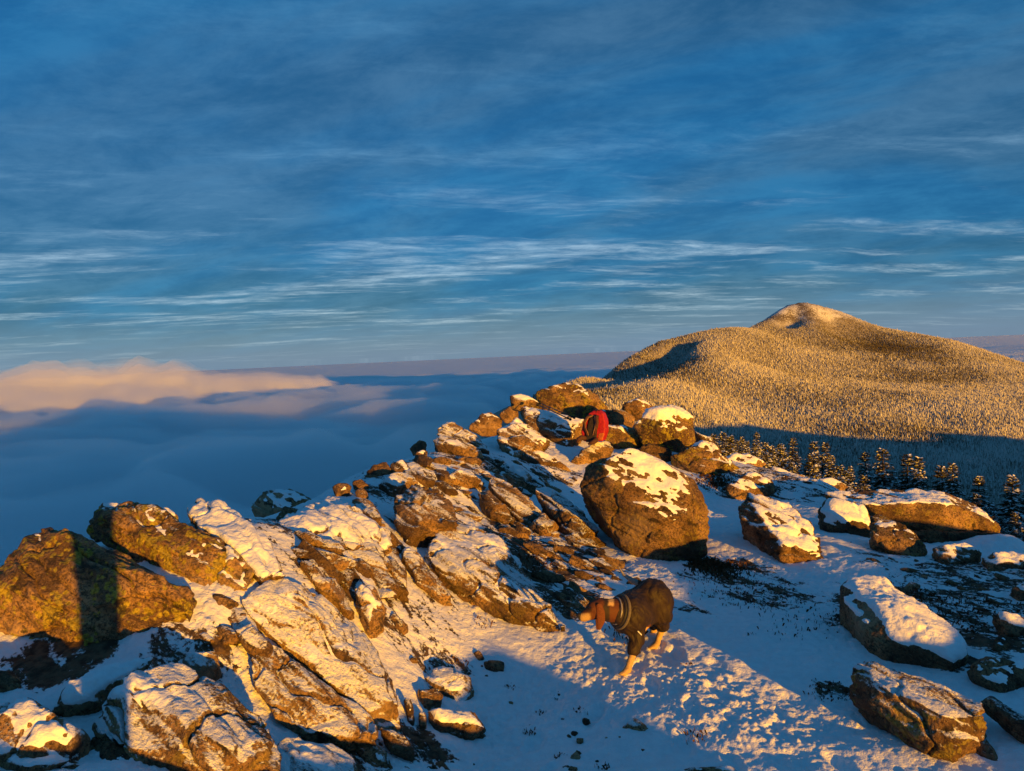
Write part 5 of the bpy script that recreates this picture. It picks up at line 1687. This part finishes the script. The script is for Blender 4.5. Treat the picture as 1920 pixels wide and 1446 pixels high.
# ------------------------------------------------------------------ the photographer, whose shadow falls on the left boulder
def build_person():
    cx = np.array([0.17, -0.33, 0.0])
    gz = float(ground_z(cx[0:1], cx[1:2])[0])
    root = empty("person", (cx[0], cx[1], gz))
    fw = np.array([0.0, 1.0, 0.0])
    rt = np.array([1.0, 0, 0])

    def L(x, y, z):
        return cx + rt * x + fw * y + np.array([0, 0, gz + z])
    H = 0.0 - gz + 0.06
    s = H / 1.70
    body = []

    def add(a, b, ra, rb):
        body.append(capsule(L(*[q * s for q in a]), L(*[q * s for q in b]), ra, rb))
    for sx in (-1, 1):
        add((0.055 * sx, 0, 0.92), (0.055 * sx, 0.01, 0.50), 0.095, 0.070)
        add((0.055 * sx, 0.01, 0.50), (0.06 * sx, -0.02, 0.10), 0.068, 0.055)
        add((0.06 * sx, -0.03, 0.05), (0.07 * sx, 0.15, 0.035), 0.055, 0.045)
        add((0.17 * sx, 0, 1.40), (0.21 * sx, 0.02, 1.14), 0.06, 0.05)
        add((0.21 * sx, 0.02, 1.14), (0.06 * sx - 0.08, 0.20, 1.46), 0.045, 0.032)
    add((0, 0, 0.95), (0, 0, 1.15), 0.135, 0.14)
    add((-0.07, 0, 1.32), (0.07, 0, 1.32), 0.13, 0.13)
    add((0, 0, 1.15), (0, 0, 1.35), 0.14, 0.13)
    add((0, 0, 1.40), (0, 0.01, 1.52), 0.06, 0.055)
    add((0, 0.01, 1.60), (0, 0.02, 1.66), 0.088, 0.085)
    add((0, 0.09, 1.60), (0, 0.105, 1.58), 0.02, 0.018)
    # hands with fingers closed round the phone
    for sx in (-1, 1):
        hx = 0.06 * sx - 0.08
        add((hx, 0.20, 1.46), (hx, 0.225, 1.54), 0.030, 0.034)
        for q in range(4):
            add((hx + sx * 0.004, 0.235, 1.515 + 0.021 * q), (hx - sx * 0.045, 0.265, 1.52 + 0.021 * q), 0.0105, 0.009)
        add((hx, 0.215, 1.50), (hx - sx * 0.04, 0.205, 1.55), 0.013, 0.010)
    V, Q = remesh(body, 0.012)
    V = smooth_v(V, edges_of(Q), 5)
    m, t = new_mat("winter_clothes")
    z = t.n('ShaderNodeSeparateXYZ', {0: t.n('ShaderNodeTexCoord').outputs['Object']}).outputs[2]
    c = t.mix(t.ramp(z, 0.93, 0.95), C4(0.03, 0.03, 0.035), C4(0.03, 0.06, 0.10))
    c = t.mix(t.ramp(z, 1.43, 1.46), c, C4(0.45, 0.28, 0.20))
    finish(t, c, 0.8)
    mesh_obj("body", rel(root, V), Q, m, root)
    hat, f = remesh([capsule(L(0, 0.0, 1.66 * s), L(0, 0.0, 1.71 * s), 0.108, 0.095)], 0.012)
    mesh_obj("knit_hat", rel(root, hat), f, simple_mat("wool", (0.10, 0.02, 0.02), 0.95, 0.5, 80), root)
    tag(root, "person in dark winter clothes standing behind the camera, whose shadow stripes the left boulder", "person")
    return root


build_person()


# ------------------------------------------------------------------ dead grass and heath
def build_grass():
    m = simple_mat("dead_grass", (0.085, 0.042, 0.02), 0.9, 0, 30, 0.1, 0.5)
    rnd = random.Random(31)
    V, Fc = [], []
    patches = [(1345, 1066, 0.36, 420, 0.06), (1325, 1062, 0.2, 200, 0.06), (1370, 1095, 0.5, 300, 0.035), (1440, 850, 0.3, 80, 0.06), (1578, 1160, 0.22, 90, 0.035), (1552, 1298, 0.16, 80, 0.035), (1345, 905, 0.35, 350, 0.08),
               (880, 1075, 0.06, 20, 0.10), (905, 1170, 0.10, 24, 0.06), (985, 1060, 0.3, 120, 0.06), (1180, 1190, 0.2, 60, 0.06), (1305, 1385, 0.08, 30, 0.06),
               (990, 1375, 0.05, 26, 0.05), (1090, 1335, 0.05, 22, 0.05), (1015, 1340, 0.05, 20, 0.04), (1040, 1310, 0.04, 14, 0.03), (1290, 1250, 0.05, 16, 0.05), (960, 1290, 0.06, 16, 0.04), (860, 1245, 0.08, 26, 0.05),
               (1800, 1150, 0.6, 300, 0.05), (1700, 1120, 0.5, 200, 0.05), (1440, 1130, 0.4, 160, 0.04), (1500, 1180, 0.3, 60, 0.04), (1050, 1420, 0.05, 20, 0.04), (1130, 1440, 0.05, 20, 0.05), (1410, 1190, 0.05, 12, 0.05)]
    for px_, py_, rad, n, hh in patches:
        c, _ = ground_hit(px_, py_)
        for _ in range(n):
            a, r = rnd.uniform(0, 6.28), rad * math.sqrt(rnd.random()) * rnd.uniform(0.6, 1.1)
            x, y = c[0] + r * math.cos(a), c[1] + r * math.sin(a)
            V.append((x, y))
            Fc.append((hh * (0.55 if n < 40 else 0.8) * rnd.uniform(0.4, 1.2), rnd.uniform(0, 6.28), rnd.uniform(0.2, 1.1), rnd.uniform(0.003, 0.007)))
    xy = np.array(V)
    z = ground_z(xy[:, 0], xy[:, 1])
    VV, FF = [], []
    for (x, y), zz_, (h, a, b, wd) in zip(xy, z, Fc):
        i = len(VV)
        dx, dy = math.cos(a), math.sin(a)
        VV += [(x - dy * wd, y + dx * wd, zz_ - 0.02), (x + dy * wd, y - dx * wd, zz_ - 0.02), (x + dx * h * b * 0.4, y + dy * h * b * 0.4, zz_ + h * 0.7), (x + dx * h * b, y + dy * h * b, zz_ + h * (1.0 - 0.4 * b))]
        FF += [[i, i + 1, i + 2], [i + 1, i + 3, i + 2]]
    o = mesh_obj("dead_grass", np.array(VV), FF, m, smooth=False)
    tag(o, "brown dead grass and heath poking through the snow", "grass", kind='stuff')


build_grass()


# ------------------------------------------------------------------ labels that tell the loose stones and spruces apart
def label_later():
    short = [("big lichen covered", "shadow striped boulder"), ("long lichen boulder", "long lichen boulder"), ("smooth tilted slab", "smooth white slab"),
             ("largest snow crusted", "largest snow crusted slab"), ("brown slab with frosty", "frost patched brown slab"), ("front boulder", "undercut front boulder"),
             ("upper frosty piece", "broken block"), ("broad snow covered", "broad snowy ledge"), ("narrow brown rib", "narrow brown rib"), ("orange angular block", "orange angular block"),
             ("snow covered slab with a sharp", "sharp edged slab"), ("long orange slab", "cracked orange slab"), ("angular brown boulder", "angular brown boulder"),
             ("left one of two", "two rounded cliff edge rocks"), ("tilted slab with a bright", "orange striped slab"), ("long slab carrying", "slab with the trekking poles"),
             ("steep dark slab", "steep dark slab"), ("brown rock in the snow below the backpack", "rock below the backpack"), ("mushroom shaped", "mushroom boulder"),
             ("lichen boulder with a snow shelf", "snow shelf boulder"), ("largest rounded", "largest rounded boulder"), ("layered brown slab", "layered brown slab"),
             ("narrow slab with dark left", "narrow dark sided slab"), ("low orange rib", "low orange rib"), ("long snow covered boulder", "black flanked boulder"),
             ("rounded snow topped", "rounded snow topped boulder"), ("golden snow covered rock", "golden edge rock"), ("wide undercut ledge", "wide undercut ledge"),
             ("round snow capped", "round snow capped boulder"), ("tapering brown", "tapering brown boulder"), ("long slab under a smooth", "golden blanket slab"),
             ("elongated dark", "elongated dark boulder"), ("dark stone lying alone", "lone stone on the path"), ("flat snowy rock", "flat snowy rock"),
             ("low rock with a frosted lit", "low frosted rock"), ("snow topped dark rock at", "snow topped edge rock")]
    marks = []
    for o in ROCKS:
        for a, b in short:
            if o['label'].startswith(a):
                x, y, _ = proj(np.array(o.location)[None])
                marks.append((b, x[0], y[0]))
    x, y, _ = proj(np.array(bpy.data.objects["dog"].location)[None])
    marks.append(("dog", x[0], y[0]))
    words_ = "nearest second third fourth fifth sixth seventh eighth ninth tenth eleventh twelfth".split()
    bins = {}
    for o, noun, P in LATER:
        x, y, _ = proj(P[None])
        x, y = x[0], y[0]
        b, mx, my = min(marks, key=lambda m: math.hypot((m[1] - x) * 0.8, m[2] - y))
        dx, dy = x - mx, y - my
        side = ("right of" if dx > 0 else "left of") if abs(dx) > abs(dy) * 1.3 else ("in front of" if dy > 0 else "behind")
        bins.setdefault((noun, side, b), []).append((math.hypot(dx, dy), o))
    for (noun, side, b), lst in bins.items():
        lst.sort(key=lambda q: q[0])
        for i, (_, o) in enumerate(lst):
            if len(lst) == 1:
                o['label'] = "lone %s %s the %s" % (noun, side, b)
            elif i < len(words_):
                o['label'] = "%s %s %s the %s, counted outwards" % (words_[i], noun, side, b)
            else:
                o['label'] = "%s among the farther ones %s the %s" % (noun, side, b)


label_later()
